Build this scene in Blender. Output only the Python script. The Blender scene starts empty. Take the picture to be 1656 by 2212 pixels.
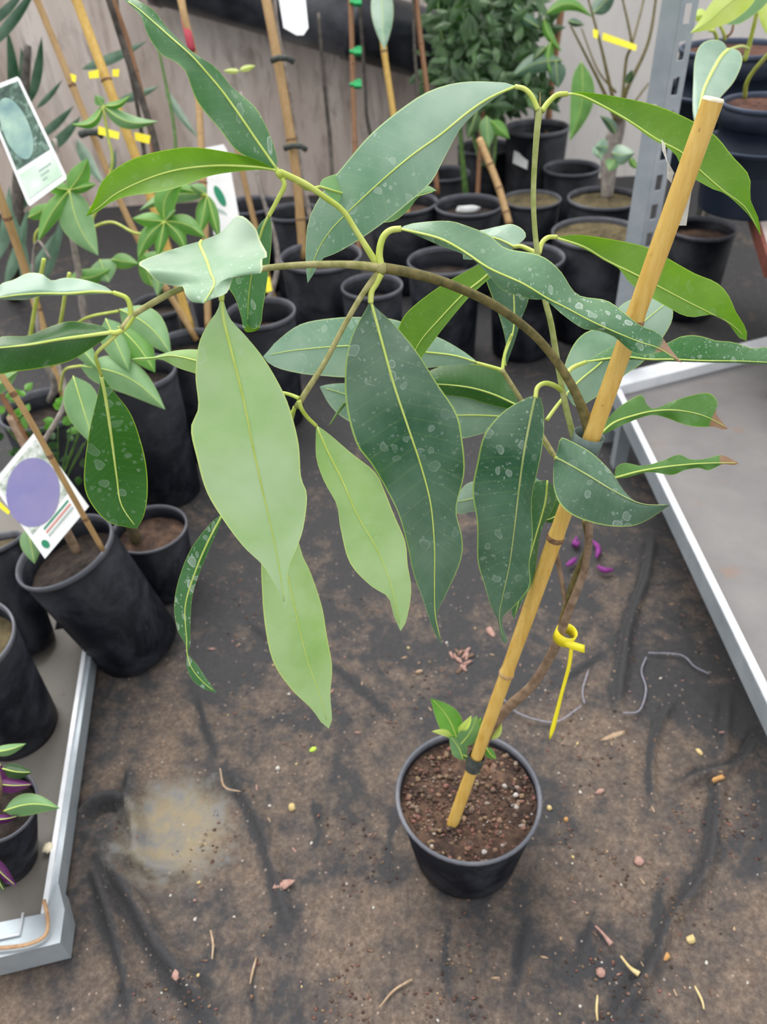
import bpy, math, random
import numpy as np
from mathutils import Vector, noise as mnoise
random.seed(7); rng = np.random.RandomState(7)
D = bpy.data; SC = bpy.context.scene; COL = SC.collection

# ---------------------------------------------------------------- camera
F = 1660.0; PITCH = math.radians(39); ROLL = math.radians(3.4); CAM = np.array([0, 0, 1.14])
_fw = np.array([0, math.cos(PITCH), -math.sin(PITCH)]); _up = np.array([0, math.sin(PITCH), math.cos(PITCH)]); _ri = np.array([1.0, 0, 0])
CX = _ri*math.cos(ROLL) - _up*math.sin(ROLL); CY = _ri*math.sin(ROLL) + _up*math.cos(ROLL)
cd = D.cameras.new('camera'); cam = D.objects.new('camera', cd); COL.objects.link(cam)
from mathutils import Matrix
m = Matrix.Identity(4)
for i in range(3):
    m[i][0] = CX[i]; m[i][1] = CY[i]; m[i][2] = -_fw[i]; m[i][3] = CAM[i]
cam.matrix_world = m
cd.sensor_fit = 'VERTICAL'; cd.sensor_height = 36; cd.sensor_width = 27; cd.lens = 36*F/2212
cd.clip_start = 0.02; cd.dof.use_dof = True; cd.dof.focus_distance = 0.63; cd.dof.aperture_fstop = 7.5
SC.camera = cam
def P(x, y, z):
    return CAM + z*(_fw + CX*(x-828)/F + CY*(1106-y)/F)
def G(x, y, h=0.0):
    d = _fw + CX*(x-828)/F + CY*(1106-y)/F
    return CAM + d*(h-CAM[2])/d[2]
def YP(x, y, Y):
    d = _fw + CX*(x-828)/F + CY*(1106-y)/F
    return CAM + d*(Y/d[1])
def dep(v): return float((np.array(v)-CAM) @ _fw)

# ---------------------------------------------------------------- light
w = D.worlds.new('sky'); SC.world = w; w.use_nodes = True
nt = w.node_tree; bg = nt.nodes['Background']
tc = nt.nodes.new('ShaderNodeTexCoord'); sp = nt.nodes.new('ShaderNodeSeparateXYZ'); cr = nt.nodes.new('ShaderNodeValToRGB')
nt.links.new(tc.outputs['Generated'], sp.inputs[0]); nt.links.new(sp.outputs[2], cr.inputs[0]); nt.links.new(cr.outputs[0], bg.inputs[0])
cr.color_ramp.elements[0].position = 0.0; cr.color_ramp.elements[0].color = (0.3, 0.31, 0.33, 1)
cr.color_ramp.elements[1].position = 0.6; cr.color_ramp.elements[1].color = (1.0, 1.0, 1.0, 1)
bg.inputs[1].default_value = 1.25
sl = D.lights.new('sun', 'SUN'); sl.energy = 2.2; sl.angle = math.radians(40); sl.color = (1, 0.97, 0.92)
sun = D.objects.new('sun', sl); COL.objects.link(sun)
sun.rotation_euler = Vector((0.25, -0.55, -1.0)).to_track_quat('-Z', 'Y').to_euler()
SC.view_settings.view_transform = 'Standard'; SC.view_settings.look = 'None'
SC.view_settings.exposure = 0.4; SC.view_settings.gamma = 1.0; SC.view_settings.use_curve_mapping = False

# ---------------------------------------------------------------- object helpers
def tag(o, label=None, cat=None, group=None, kind=None):
    if label: o['label'] = label
    if cat: o['category'] = cat
    if group: o['group'] = group
    if kind: o['kind'] = kind
    return o
def thing(name, loc, label, cat, group=None):
    o = D.objects.new(name, None); o.empty_display_size = 0.03; COL.objects.link(o); o.location = tuple(float(a) for a in loc)
    return tag(o, label, cat, group)
class MB:
    def __init__(s): s.v = []; s.f = []; s.uv = {}; s.mi = []; s.cur = 0
    def add(s, vs, fs, uvs=None):
        b = len(s.v); s.v.extend([tuple(float(c) for c in p) for p in vs])
        for f in fs: s.f.append(tuple(b+i for i in f)); s.mi.append(s.cur)
        if uvs:
            for i, u in enumerate(uvs): s.uv[b+i] = u
        return s
    def build(s, name, mat, parent=None, smooth=True, loc=None):
        org = np.zeros(3)
        p = parent
        while p is not None:
            org = org + np.array(p.location); p = p.parent
        if parent is None:
            org = np.array(loc if loc is not None else np.array(s.v).mean(0)*np.array([1, 1, 0]) + np.array([0, 0, np.array(s.v)[:, 2].min()]))
        vv = [tuple(float(x) for x in (np.array(q)-org)) for q in s.v]
        me = D.meshes.new(name); me.from_pydata(vv, [], s.f)
        for mt in (mat if isinstance(mat, (list, tuple)) else [mat]): me.materials.append(mt)
        if smooth: me.polygons.foreach_set('use_smooth', [True]*len(me.polygons))
        me.polygons.foreach_set('material_index', s.mi)
        if s.uv:
            ul = me.uv_layers.new(name='UVMap')
            for lp in me.loops: ul.data[lp.index].uv = s.uv.get(lp.vertex_index, (0, 0))
        me.update(); o = D.objects.new(name, me); COL.objects.link(o)
        if parent is not None: o.parent = parent
        else: o.location = tuple(float(a) for a in org)
        return o
def cr_sample(pts, n, key=2):
    pts = np.array(pts, float)
    if len(pts) == 2: return pts[0] + np.linspace(0, 1, n)[:, None]*(pts[1]-pts[0])
    ex = np.vstack([2*pts[0]-pts[1], pts, 2*pts[-1]-pts[-2]]); out = []
    for i in range(1, len(ex)-2):
        for t in np.linspace(0, 1, 12, endpoint=False):
            a, b, c, d = ex[i-1:i+3]
            out.append(0.5*(2*b + (c-a)*t + (2*a-5*b+4*c-d)*t*t + (3*b-a-3*c+d)*t**3))
    out.append(pts[-1]); out = np.array(out)
    s = np.concatenate([[0], np.cumsum(np.linalg.norm(np.diff(out[:, :key], axis=0), axis=1))])
    u = np.linspace(0, s[-1], n)
    return np.stack([np.interp(u, s, out[:, k]) for k in range(out.shape[1])], 1)
def nrm(v): v = np.array(v, float); return v/(np.linalg.norm(v)+1e-12)
def tube(mb, pts, rad, seg=10, cap=True):
    pts = np.array(pts, float); n = len(pts)
    rad = np.interp(np.linspace(0, 1, n), np.linspace(0, 1, len(rad)), rad) if hasattr(rad, '__len__') else np.full(n, rad)
    vs = []; u = None
    for i in range(n):
        t = nrm(pts[min(i+1, n-1)] - pts[max(i-1, 0)])
        if u is None:
            a = np.array([0, 0, 1.]) if abs(t[2]) < .8 else np.array([1., 0, 0]); u = nrm(np.cross(t, a))
        else: u = nrm(u - t*(u@t))
        v = np.cross(t, u)
        for k in range(seg):
            a = 2*math.pi*k/seg; vs.append(pts[i] + rad[i]*(math.cos(a)*u + math.sin(a)*v))
    fs = [(i*seg+k, i*seg+(k+1) % seg, (i+1)*seg+(k+1) % seg, (i+1)*seg+k) for i in range(n-1) for k in range(seg)]
    if cap: fs.append(tuple(range(seg))[::-1]); fs.append(tuple((n-1)*seg+k for k in range(seg)))
    return mb.add(vs, fs)
def lathe(mb, c0, c1, prof, seg=48):
    """prof: list of (t along c0->c1, radius)"""
    c0 = np.array(c0); c1 = np.array(c1); ax = c1-c0; t = nrm(ax); u = nrm(np.cross(t, [0, 1., 0.1])); v = np.cross(t, u)
    vs = []
    for (h, r) in prof:
        for k in range(seg):
            a = 2*math.pi*k/seg; vs.append(c0+ax*h + r*(math.cos(a)*u+math.sin(a)*v))
    n = len(prof)
    fs = [(i*seg+k, i*seg+(k+1) % seg, (i+1)*seg+(k+1) % seg, (i+1)*seg+k) for i in range(n-1) for k in range(seg)]
    return mb.add(vs, fs)
def box(mb, c, sx, sy, sz, ax=None):
    """centre, half sizes, axes rows"""
    c = np.array(c); A = np.eye(3) if ax is None else np.array(ax)
    vs = [c + A[0]*sx*i + A[1]*sy*j + A[2]*sz*k for i in (-1, 1) for j in (-1, 1) for k in (-1, 1)]
    return mb.add(vs, [(0, 1, 3, 2), (4, 6, 7, 5), (0, 4, 5, 1), (2, 3, 7, 6), (0, 2, 6, 4), (1, 5, 7, 3)])
def prism(mb, top, h):
    """top polygon world pts (ccw), extruded down by h vector"""
    n = len(top); top = [np.array(p) for p in top]; bot = [p+np.array(h) for p in top]
    return mb.add(top+bot, [tuple(range(n)), tuple(range(2*n-1, n-1, -1))]+[(i, n+i, n+(i+1) % n, (i+1) % n) for i in range(n)])
def blob(mb, c, r, sq=(1, 1, 1), rough=.25, seed=0, sub=1, ax=None):
    nu, nv = 8, 5
    vs = []
    A = np.eye(3) if ax is None else ax
    for j in range(1, nv):
        ph = math.pi*j/nv
        for i in range(nu):
            th = 2*math.pi*i/nu; d = np.array([math.sin(ph)*math.cos(th), math.sin(ph)*math.sin(th), math.cos(ph)])
            k = 1+rough*(mnoise.noise(Vector(d*1.7)+Vector((seed*3.1, seed*1.7, 0))))*2
            q = d*k*r*np.array(sq); vs.append(np.array(c)+q@A)
    vs.append(np.array(c)+np.array([0, 0, r*sq[2]])@A); vs.append(np.array(c)-np.array([0, 0, r*sq[2]])@A)
    n = (nv-1)*nu; fs = []
    for j in range(nv-2):
        for i in range(nu): fs.append((j*nu+i, (j+1)*nu+i, (j+1)*nu+(i+1) % nu, j*nu+(i+1) % nu))
    for i in range(nu): fs.append((n, i, (i+1) % nu)); fs.append((n+1, (nv-2)*nu+(i+1) % nu, (nv-2)*nu+i))
    return mb.add(vs, fs)

# ---------------------------------------------------------------- materials
def mat(name):
    m = D.materials.new(name); m.use_nodes = True; t = m.node_tree; b = t.nodes['Principled BSDF']
    return m, t, b
def N(t, typ, **k):
    n = t.nodes.new(typ)
    for a, v in k.items(): setattr(n, a, v)
    return n
def math_(t, op, a, b=None, c=None):
    n = N(t, 'ShaderNodeMath', operation=op)
    for i, x in enumerate((a, b, c)):
        if x is None: continue
        if isinstance(x, (int, float)): n.inputs[i].default_value = x
        else: t.links.new(x, n.inputs[i])
    return n.outputs[0]
def mix(t, fac, a, b):
    n = N(t, 'ShaderNodeMix', data_type='RGBA')
    for s, x in ((n.inputs[0], fac), (n.inputs[6], a), (n.inputs[7], b)):
        if isinstance(x, (int, float)): s.default_value = x
        elif isinstance(x, tuple): s.default_value = (*x[:3], 1)
        else: t.links.new(x, s)
    return n.outputs[2]
def ramp(t, x, stops):
    n = N(t, 'ShaderNodeValToRGB'); e = n.color_ramp.elements
    while len(e) < len(stops): e.new(0.5)
    for i, (p, c) in enumerate(stops):
        e[i].position = p; e[i].color = (*c, 1) if isinstance(c, tuple) else (c, c, c, 1)
    t.links.new(x, n.inputs[0]); return n.outputs[0]
def coord(t, kind='Object', scale=None):
    o = N(t, 'ShaderNodeTexCoord').outputs[kind]
    if scale:
        mp = N(t, 'ShaderNodeMapping'); mp.inputs['Scale'].default_value = scale; t.links.new(o, mp.inputs[0]); o = mp.outputs[0]
    return o
def noise(t, co, scale, detail=4, rough=.55, dist=0.0):
    n = N(t, 'ShaderNodeTexNoise'); n.inputs['Scale'].default_value = scale; n.inputs['Detail'].default_value = detail
    n.inputs['Roughness'].default_value = rough; n.inputs['Distortion'].default_value = dist; t.links.new(co, n.inputs['Vector']); return n.outputs['Fac']
def bump(t, b, h, strength=.3, dist=.002):
    n = N(t, 'ShaderNodeBump'); n.inputs['Strength'].default_value = strength; n.inputs['Distance'].default_value = dist
    t.links.new(h, n.inputs['Height']); t.links.new(n.outputs[0], b.inputs['Normal']); return n
def setc(t, b, x):
    if isinstance(x, tuple): b.inputs['Base Color'].default_value = (*x, 1)
    else: t.links.new(x, b.inputs['Base Color'])
def noisy(name, c1, c2, scale=30, rough=.6, bmp=.3, metal=0.0, stretch=None, detail=5, lo=.35, hi=.65, bd=.001, spec=.5):
    m, t, b = mat(name); co = coord(t, 'Object', stretch); n = noise(t, co, scale, detail)
    setc(t, b, ramp(t, n, [(lo, c1), (hi, c2)])); b.inputs['Roughness'].default_value = rough; b.inputs['Metallic'].default_value = metal
    b.inputs['Specular IOR Level'].default_value = spec
    if bmp: bump(t, b, n, bmp, bd)
    return m
def leafmat(name, c, c2, vein, dust=.3, transl=.25, rough=.4, dustc=(.54, .64, .57), film=.1, spots=95, streak=None, tc=None, coat=.0):
    m, t, b = mat(name); out = t.nodes['Material Output']
    uv = N(t, 'ShaderNodeSeparateXYZ'); t.links.new(N(t, 'ShaderNodeTexCoord').outputs['UV'], uv.inputs[0])
    u, v = uv.outputs[0], uv.outputs[1]
    co = coord(t, 'Object', streak)
    base = ramp(t, noise(t, co, 18, 3), [(.3, c), (.7, c2)])
    av = math_(t, 'ABSOLUTE', v)
    lat = math_(t, 'FRACT', math_(t, 'SUBTRACT', math_(t, 'MULTIPLY', u, 22), math_(t, 'MULTIPLY', av, 1.6)))
    lat = math_(t, 'LESS_THAN', math_(t, 'ABSOLUTE', math_(t, 'SUBTRACT', lat, .5)), .05)
    col = mix(t, math_(t, 'MULTIPLY', lat, .06), base, vein)
    # dust film, with painted sky sheen on dusty and greygreen leaves, + dried water spots
    fl = math_(t, 'MULTIPLY', ramp(t, noise(t, co, 9, 4), [(.35, 0.0), (.7, 1.0)]), film)
    vo = N(t, 'ShaderNodeTexVoronoi'); vo.inputs['Scale'].default_value = spots; vo.inputs['Randomness'].default_value = 1
    dn = N(t, 'ShaderNodeVectorMath', operation='ADD'); nz = N(t, 'ShaderNodeTexNoise'); nz.inputs['Scale'].default_value = 60
    t.links.new(co, nz.inputs['Vector']); sc = N(t, 'ShaderNodeVectorMath', operation='SCALE'); sc.inputs['Scale'].default_value = .012
    t.links.new(nz.outputs['Color'], sc.inputs[0]); t.links.new(co, dn.inputs[0]); t.links.new(sc.outputs[0], dn.inputs[1]); t.links.new(dn.outputs[0], vo.inputs['Vector'])
    sx = N(t, 'ShaderNodeSeparateColor'); t.links.new(vo.outputs['Color'], sx.inputs[0])
    r = math_(t, 'MULTIPLY', math_(t, 'POWER', sx.outputs[0], 2.2), .55)
    ins = N(t, 'ShaderNodeMapRange', interpolation_type='SMOOTHSTEP'); t.links.new(vo.outputs['Distance'], ins.inputs[0])
    t.links.new(r, ins.inputs[1]); t.links.new(math_(t, 'SUBTRACT', r, .08), ins.inputs[2]); ins.inputs[3].default_value = 0; ins.inputs[4].default_value = 1
    ring = math_(t, 'MULTIPLY', ins.outputs[0], math_(t, 'GREATER_THAN', vo.outputs['Distance'], math_(t, 'MULTIPLY', r, .75)))
    sp_ = math_(t, 'ADD', math_(t, 'MULTIPLY', ins.outputs[0], .55), math_(t, 'MULTIPLY', ring, .45))
    vo2 = N(t, 'ShaderNodeTexVoronoi'); vo2.inputs['Scale'].default_value = spots*2.6; t.links.new(dn.outputs[0], vo2.inputs['Vector'])
    s2 = N(t, 'ShaderNodeSeparateColor'); t.links.new(vo2.outputs['Color'], s2.inputs[0])
    sm_ = math_(t, 'MULTIPLY', math_(t, 'LESS_THAN', vo2.outputs['Distance'], math_(t, 'MULTIPLY', s2.outputs[0], .36)), math_(t, 'GREATER_THAN', s2.outputs[1], .35))
    sp_ = math_(t, 'MAXIMUM', sp_, math_(t, 'MULTIPLY', sm_, .7))
    patch = ramp(t, noise(t, co, 14, 2), [(.38, .25), (.62, 1.0)])
    sf = math_(t, 'MULTIPLY', math_(t, 'MULTIPLY', sp_, patch), dust)
    fine = math_(t, 'MULTIPLY', ramp(t, noise(t, co, 420, 3, .7), [(.62, 0.0), (.72, 1.0)]), dust*.5)
    fac = math_(t, 'MAXIMUM', math_(t, 'MAXIMUM', sf, fl), fine)
    col = mix(t, fac, col, dustc)
    mar = math_(t, 'GREATER_THAN', av, .965)
    col = mix(t, math_(t, 'MULTIPLY', mar, .7), col, vein)
    if tc:
        bm = N(t, 'ShaderNodeMapRange', interpolation_type='SMOOTHSTEP'); t.links.new(math_(t, 'ADD', u, math_(t, 'MULTIPLY', noise(t, co, 60), .06)), bm.inputs[0])
        bm.inputs[1].default_value = tc; bm.inputs[2].default_value = tc+.02
        col = mix(t, bm.outputs[0], col, (.32, .19, .11))
    setc(t, b, col); t.links.new(math_(t, 'ADD', math_(t, 'MULTIPLY', fac, .3), rough), b.inputs['Roughness'])
    b.inputs['Coat Weight'].default_value = coat; b.inputs['Coat Roughness'].default_value = .25
    bump(t, b, math_(t, 'ADD', math_(t, 'MULTIPLY', lat, .2), noise(t, co, 160, 3)), .12, .001)
    tr = N(t, 'ShaderNodeBsdfTranslucent'); mx = N(t, 'ShaderNodeMixShader'); mx.inputs[0].default_value = transl
    hs = N(t, 'ShaderNodeHueSaturation'); hs.inputs['Saturation'].default_value = 1.15; hs.inputs['Value'].default_value = 1.7
    t.links.new(col, hs.inputs['Color']); t.links.new(hs.outputs[0], tr.inputs[0])
    t.links.new(b.outputs[0], mx.inputs[1]); t.links.new(tr.outputs[0], mx.inputs[2]); t.links.new(mx.outputs[0], out.inputs[0])
    return m
M = {}
M['dark'] = leafmat('leaf_dark', (.014, .085, .03), (.026, .12, .045), (.4, .56, .12), dust=.5, transl=.12, rough=.3, film=.2, coat=.4)
M['dusty'] = leafmat('leaf_dusty_sky_sheen', (.06, .2, .09), (.11, .27, .14), (.4, .56, .16), dust=.6, transl=.15, rough=.4, film=.5, coat=.3)  # pale colour and film paint in sky reflection on top of real dust
M['dusty_tip'] = leafmat('leaf_dusty_brown_tip', (.04, .15, .05), (.07, .21, .08), (.4, .56, .16), dust=.85, transl=.15, rough=.36, film=.22, tc=.93, spots=120, coat=.3)
M['streak'] = leafmat('leaf_streaked', (.02, .12, .02), (.04, .17, .035), (.35, .5, .1), dust=.75, transl=.2, rough=.4, film=.15, streak=(1, 1, .45), spots=150)
M['vivid'] = leafmat('leaf_vivid', (.085, .21, .01), (.15, .31, .018), (.32, .5, .07), dust=.12, transl=.35, rough=.42, film=.04)
M['vivid_tip'] = leafmat('leaf_green_brown_tip', (.07, .2, .03), (.1, .26, .04), (.32, .5, .07), dust=.25, transl=.3, rough=.42, film=.08, tc=.88)
M['deep'] = leafmat('leaf_deep', (.02, .1, .008), (.03, .13, .012), (.3, .45, .04), dust=.22, transl=.2, rough=.38, film=.05, spots=80, coat=.2)
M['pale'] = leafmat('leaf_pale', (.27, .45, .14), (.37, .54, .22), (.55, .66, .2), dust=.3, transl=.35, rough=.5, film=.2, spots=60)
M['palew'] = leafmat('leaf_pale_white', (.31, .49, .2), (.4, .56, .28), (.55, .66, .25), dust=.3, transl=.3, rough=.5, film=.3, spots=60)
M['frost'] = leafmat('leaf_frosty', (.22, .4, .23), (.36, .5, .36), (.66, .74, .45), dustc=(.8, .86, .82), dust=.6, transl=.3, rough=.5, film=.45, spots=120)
M['grey'] = leafmat('leaf_greygreen', (.12, .26, .16), (.17, .31, .2), (.5, .64, .3), dust=.6, transl=.15, rough=.4, film=.4, spots=80, coat=.3)  # greygreen tone holds painted sky reflection as well as dust film
M['bright'] = leafmat('leaf_bright', (.1, .28, .045), (.18, .4, .09), (.4, .6, .15), dust=.0, transl=.35, rough=.45, film=.0)
M['mid'] = leafmat('leaf_mid', (.14, .3, .11), (.22, .4, .17), (.45, .6, .2), dust=.08, transl=.25, rough=.5, film=.05)
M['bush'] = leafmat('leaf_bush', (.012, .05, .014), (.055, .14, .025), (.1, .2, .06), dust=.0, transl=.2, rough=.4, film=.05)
M['strap'] = leafmat('leaf_strap', (.03, .09, .045), (.06, .15, .08), (.2, .3, .15), dust=.0, transl=.1, rough=.4, film=.1)
M['purple'] = leafmat('leaf_purple', (.09, .015, .1), (.16, .03, .15), (.2, .06, .2), dust=.0, transl=.2, rough=.45, film=.0)
M['lime'] = leafmat('leaf_lime', (.5, .65, .12), (.62, .72, .25), (.6, .7, .3), dust=.0, transl=.35, rough=.5, film=.0)
M['rib'] = noisy('midrib', (.5, .64, .12), (.6, .72, .2), 60, .45, .1)
M['ribdull'] = noisy('midrib_dull', (.25, .36, .1), (.36, .42, .18), 60, .5, .1)
M['petiole'] = noisy('petiole', (.42, .52, .07), (.58, .64, .16), 50, .4, .15)
M['stem2'] = noisy('yellowgreen_stem', (.3, .36, .09), (.46, .5, .2), 120, .5, .3)
M['stem'] = noisy('green_stem', (.22, .22, .06), (.4, .36, .16), 120, .5, .4, stretch=(1, 1, 1))
M['wood'] = noisy('young_bark', (.16, .1, .06), (.3, .21, .14), 90, .7, .6)
M['woodg'] = noisy('green_bark', (.09, .08, .02), (.2, .16, .05), 120, .6, .5)
M['grtrunk'] = noisy('grey_bark', (.2, .17, .15), (.38, .34, .31), 60, .8, .6)
M['dktrunk'] = noisy('dark_bark', (.035, .03, .025), (.1, .085, .07), 60, .8, .6)
M['gstem'] = noisy('bright_green_stem', (.06, .14, .03), (.14, .26, .06), 60, .5, .2)
def bamboo(name, a, b_, c):
    m, t, b = mat(name); co = coord(t, 'Object', (1, 1, .12)); n = noise(t, co, 160, 6, .6); n2 = noise(t, coord(t), 260, 4, .7)
    col = ramp(t, n, [(.3, a), (.7, b_)]); col = mix(t, ramp(t, n2, [(.64, 0.0), (.74, .8)]), col, c)
    setc(t, b, col); b.inputs['Roughness'].default_value = .42; bump(t, b, n, .15, .0006); return m
M['bamboo'] = bamboo('bamboo_yellow', (.6, .35, .06), (.76, .52, .15), (.16, .08, .03))
M['bamboo2'] = bamboo('bamboo_tan', (.42, .25, .1), (.56, .37, .17), (.16, .08, .03))
M['bamboo3'] = bamboo('bamboo_redbrown', (.22, .1, .045), (.32, .16, .07), (.1, .05, .03))
M['cut'] = noisy('cut_bamboo', (.75, .66, .45), (.85, .78, .6), 300, .7, .3)
M['node'] = noisy('bamboo_node', (.12, .06, .03), (.3, .17, .08), 200, .7, .5)
def potmat(name, c, d, e):
    m, t, b = mat(name); co = coord(t); n = noise(t, co, 9, 6, .65, .4); n2 = noise(t, co, 90, 4)
    col = ramp(t, n, [(.45, c), (.7, d)]); col = mix(t, ramp(t, n2, [(.66, 0.0), (.8, .5)]), col, e)
    b.inputs['Specular IOR Level'].default_value = .2
    setc(t, b, col); b.inputs['Roughness'].default_value = .45; bump(t, b, n2, .08, .001); return m
M['pot'] = potmat('black_plastic', (.005, .006, .010), (.035, .039, .05), (.08, .08, .08))
M['potblue'] = potmat('blue_black_plastic', (.013, .02, .035), (.022, .03, .05), (.05, .06, .08))
M['lip'] = potmat('worn_rim_plastic', (.1, .105, .125), (.19, .195, .22), (.3, .3, .3))
M['lipb'] = potmat('blue_rim_plastic', (.05, .065, .1), (.09, .11, .16), (.15, .17, .2))
def soilmat(name, a, b_, c, sc=90):
    m, t, b = mat(name); co = coord(t); n = noise(t, co, sc, 6, .7); n2 = noise(t, co, 22, 3)
    col = mix(t, ramp(t, n2, [(.4, 0.0), (.6, 1.0)]), ramp(t, n, [(.35, a), (.65, b_)]), ramp(t, n, [(.35, b_), (.7, c)]))
    setc(t, b, col); b.inputs['Roughness'].default_value = .95; bump(t, b, n, 1.0, .006); return m
M['soil'] = soilmat('soil', (.022, .012, .009), (.07, .04, .028), (.17, .1, .065))
M['soild'] = soilmat('soil_dark', (.012, .009, .008), (.04, .028, .022), (.07, .05, .04))
M['soilr'] = soilmat('soil_peat', (.03, .012, .008), (.09, .035, .022), (.16, .07, .045))
M['moss'] = soilmat('soil_mossy', (.05, .04, .02), (.13, .1, .05), (.2, .16, .08))
def island(name, stops, rough=.9):
    m, t, b = mat(name); g = N(t, 'ShaderNodeNewGeometry'); col = ramp(t, g.outputs['Random Per Island'], stops)
    n = noise(t, coord(t), 300, 3); setc(t, b, mix(t, math_(t, 'MULTIPLY', n, .5), col, (.05, .035, .03))); b.inputs['Roughness'].default_value = rough; return m
M['grit'] = island('grit', [(0, (.03, .018, .013)), (.35, (.09, .045, .03)), (.55, (.26, .11, .09)), (.68, (.3, .21, .12)), (.8, (.05, .03, .022)), (.95, (.28, .2, .15)), (1, (.55, .52, .5))])
def steel(name, a, b_, metal=.35, rough=.42):
    m, t, b = mat(name); co = coord(t); v = N(t, 'ShaderNodeTexVoronoi'); v.inputs['Scale'].default_value = 45; t.links.new(co, v.inputs['Vector'])
    n = noise(t, co, 12, 5); col = mix(t, .35, ramp(t, n, [(.3, a), (.7, b_)]), mix(t, v.outputs['Distance'], a, b_)); setc(t, b, col)
    b.inputs['Metallic'].default_value = metal; b.inputs['Roughness'].default_value = rough; return m
M['steel'] = steel('galvanised_steel', (.3, .35, .39), (.46, .51, .55))
M['lipsteel'] = steel('bright_steel_lip', (.62, .65, .7), (.85, .87, .9), .1, .35)
M['white'] = noisy('white_plastic', (.78, .79, .8), (.86, .87, .88), 20, .35, 0)
M['yellow'] = noisy('yellow_plastic', (.8, .68, .015), (.88, .78, .03), 30, .35, 0)
M['green'] = noisy('green_clip', (.01, .4, .1), (.02, .5, .16), 30, .4, 0)
M['red'] = noisy('red_tape', (.5, .05, .08), (.6, .08, .12), 30, .5, 0)
M['twine'] = noisy('dark_tie', (.03, .04, .035), (.08, .09, .08), 100, .7, .3)
M['sleeve'] = noisy('grey_green_tape', (.07, .11, .095), (.12, .17, .15), 80, .35, .1)
m, t, b = mat('clear_tape'); b.inputs['Base Color'].default_value = (.75, .73, .68, 1); b.inputs['Alpha'].default_value = .45; b.inputs['Roughness'].default_value = .15
n = noise(t, coord(t), 160, 4); bump(t, b, n, .6, .002); M['tape'] = m

# ================================================================ SETTING
# floor: woven ground cloth, dirt, folds
def seg_dist(X, Y, pl):
    best = np.full(X.shape, 9.0); side = np.zeros(X.shape)
    for a, c in zip(pl[:-1], pl[1:]):
        d = c-a; L = (d@d)+1e-12; t = np.clip(((X-a[0])*d[0]+(Y-a[1])*d[1])/L, 0, 1)
        dx = X-(a[0]+t*d[0]); dy = Y-(a[1]+t*d[1]); q = np.hypot(dx, dy); s = np.sign(d[0]*dy-d[1]*dx)
        k = q < best; best = np.where(k, q, best); side = np.where(k, s, side)
    return best*side
folds = [([(480, 1640), (520, 1720), (560, 1800), (600, 1950), (640, 2060)], .007, .010),
         ([(190, 1825), (270, 1940), (330, 2050), (400, 2140), (450, 2230)], .014, .013),
         ([(185, 1850), (220, 1960), (250, 2060), (270, 2150), (280, 2230)], .012, .010),
         ([(190, 1810), (260, 1850), (330, 1885), (420, 1890)], .008, .011),
         ([(165, 1800), (200, 1755), (250, 1735), (278, 1780), (290, 1870)], .018, .012),
         ([(270, 1640), (275, 1720), (285, 1800)], .014, .014),
         ([(550, 2060), (545, 2150), (565, 2230)], .006, .007), ([(640, 2120), (650, 2180), (660, 2230)], .006, .008),
         ([(660, 1700), (690, 1780), (670, 1850)], .006, .006), ([(865, 1690), (845, 1800), (830, 1900)], .004, .006),
         ([(1405, 1150), (1390, 1240), (1355, 1340), (1340, 1440), (1320, 1540)], .009, .009),
         ([(1350, 1340), (1330, 1450), (1310, 1500)], .006, .006), ([(1460, 1490), (1420, 1560), (1400, 1640), (1405, 1760)], .007, .007),
         ([(1546, 1660), (1535, 1780), (1515, 1880), (1440, 1980), (1405, 2070), (1340, 2160), (1300, 2240)], .010, .009),
         ([(1640, 1560), (1590, 1645), (1520, 1665), (1430, 1705)], .011, .009), ([(1570, 1480), (1560, 1560), (1556, 1640)], .008, .008),
         ([(1430, 1870), (1420, 1980), (1400, 2060)], .005, .008), ([(1290, 1940), (1260, 2040), (1235, 2110)], .005, .008),
         ([(1140, 1950), (1125, 2060), (1110, 2160)], .005, .008), ([(700, 1420), (770, 1480), (860, 1560)], .005, .008),
         ([(520, 1330), (600, 1400), (660, 1450)], .006, .009), ([(420, 1480), (440, 1560), (470, 1640)], .006, .009),
         ([(980, 1960), (960, 2060), (980, 2200)], .004, .007), ([(1200, 1480), (1260, 1440), (1320, 1400)], .004, .007)]
xs = np.concatenate([np.arange(-3.2, -.95, .12), np.arange(-.95, .95, .0055), np.arange(.95, 3.4, .12)])
ys = np.concatenate([np.arange(-.8, .25, .1), np.arange(.25, 1.6, .0055), np.arange(1.6, 5.2, .07)])
X, Y = np.meshgrid(xs, ys)
Z = np.zeros(X.shape); FM = np.zeros(X.shape)
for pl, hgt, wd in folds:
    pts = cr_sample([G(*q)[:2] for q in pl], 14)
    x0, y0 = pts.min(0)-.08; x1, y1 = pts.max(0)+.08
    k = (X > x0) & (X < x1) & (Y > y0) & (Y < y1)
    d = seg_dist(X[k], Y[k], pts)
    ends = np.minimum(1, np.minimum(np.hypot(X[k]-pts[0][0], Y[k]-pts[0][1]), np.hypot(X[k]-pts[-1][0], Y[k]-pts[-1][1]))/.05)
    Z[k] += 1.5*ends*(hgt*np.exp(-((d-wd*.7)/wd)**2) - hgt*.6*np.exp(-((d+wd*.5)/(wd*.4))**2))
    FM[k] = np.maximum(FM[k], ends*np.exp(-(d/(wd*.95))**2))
near = (X > -1) & (X < 1) & (Y > .2) & (Y < 1.7); idx = np.argwhere(near)
for i, j in idx:
    Z[i, j] += .006*mnoise.noise(Vector((X[i, j]*7, Y[i, j]*4, 0))) + .0022*mnoise.noise(Vector((X[i, j]*45, Y[i, j]*30, 3)))
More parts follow.
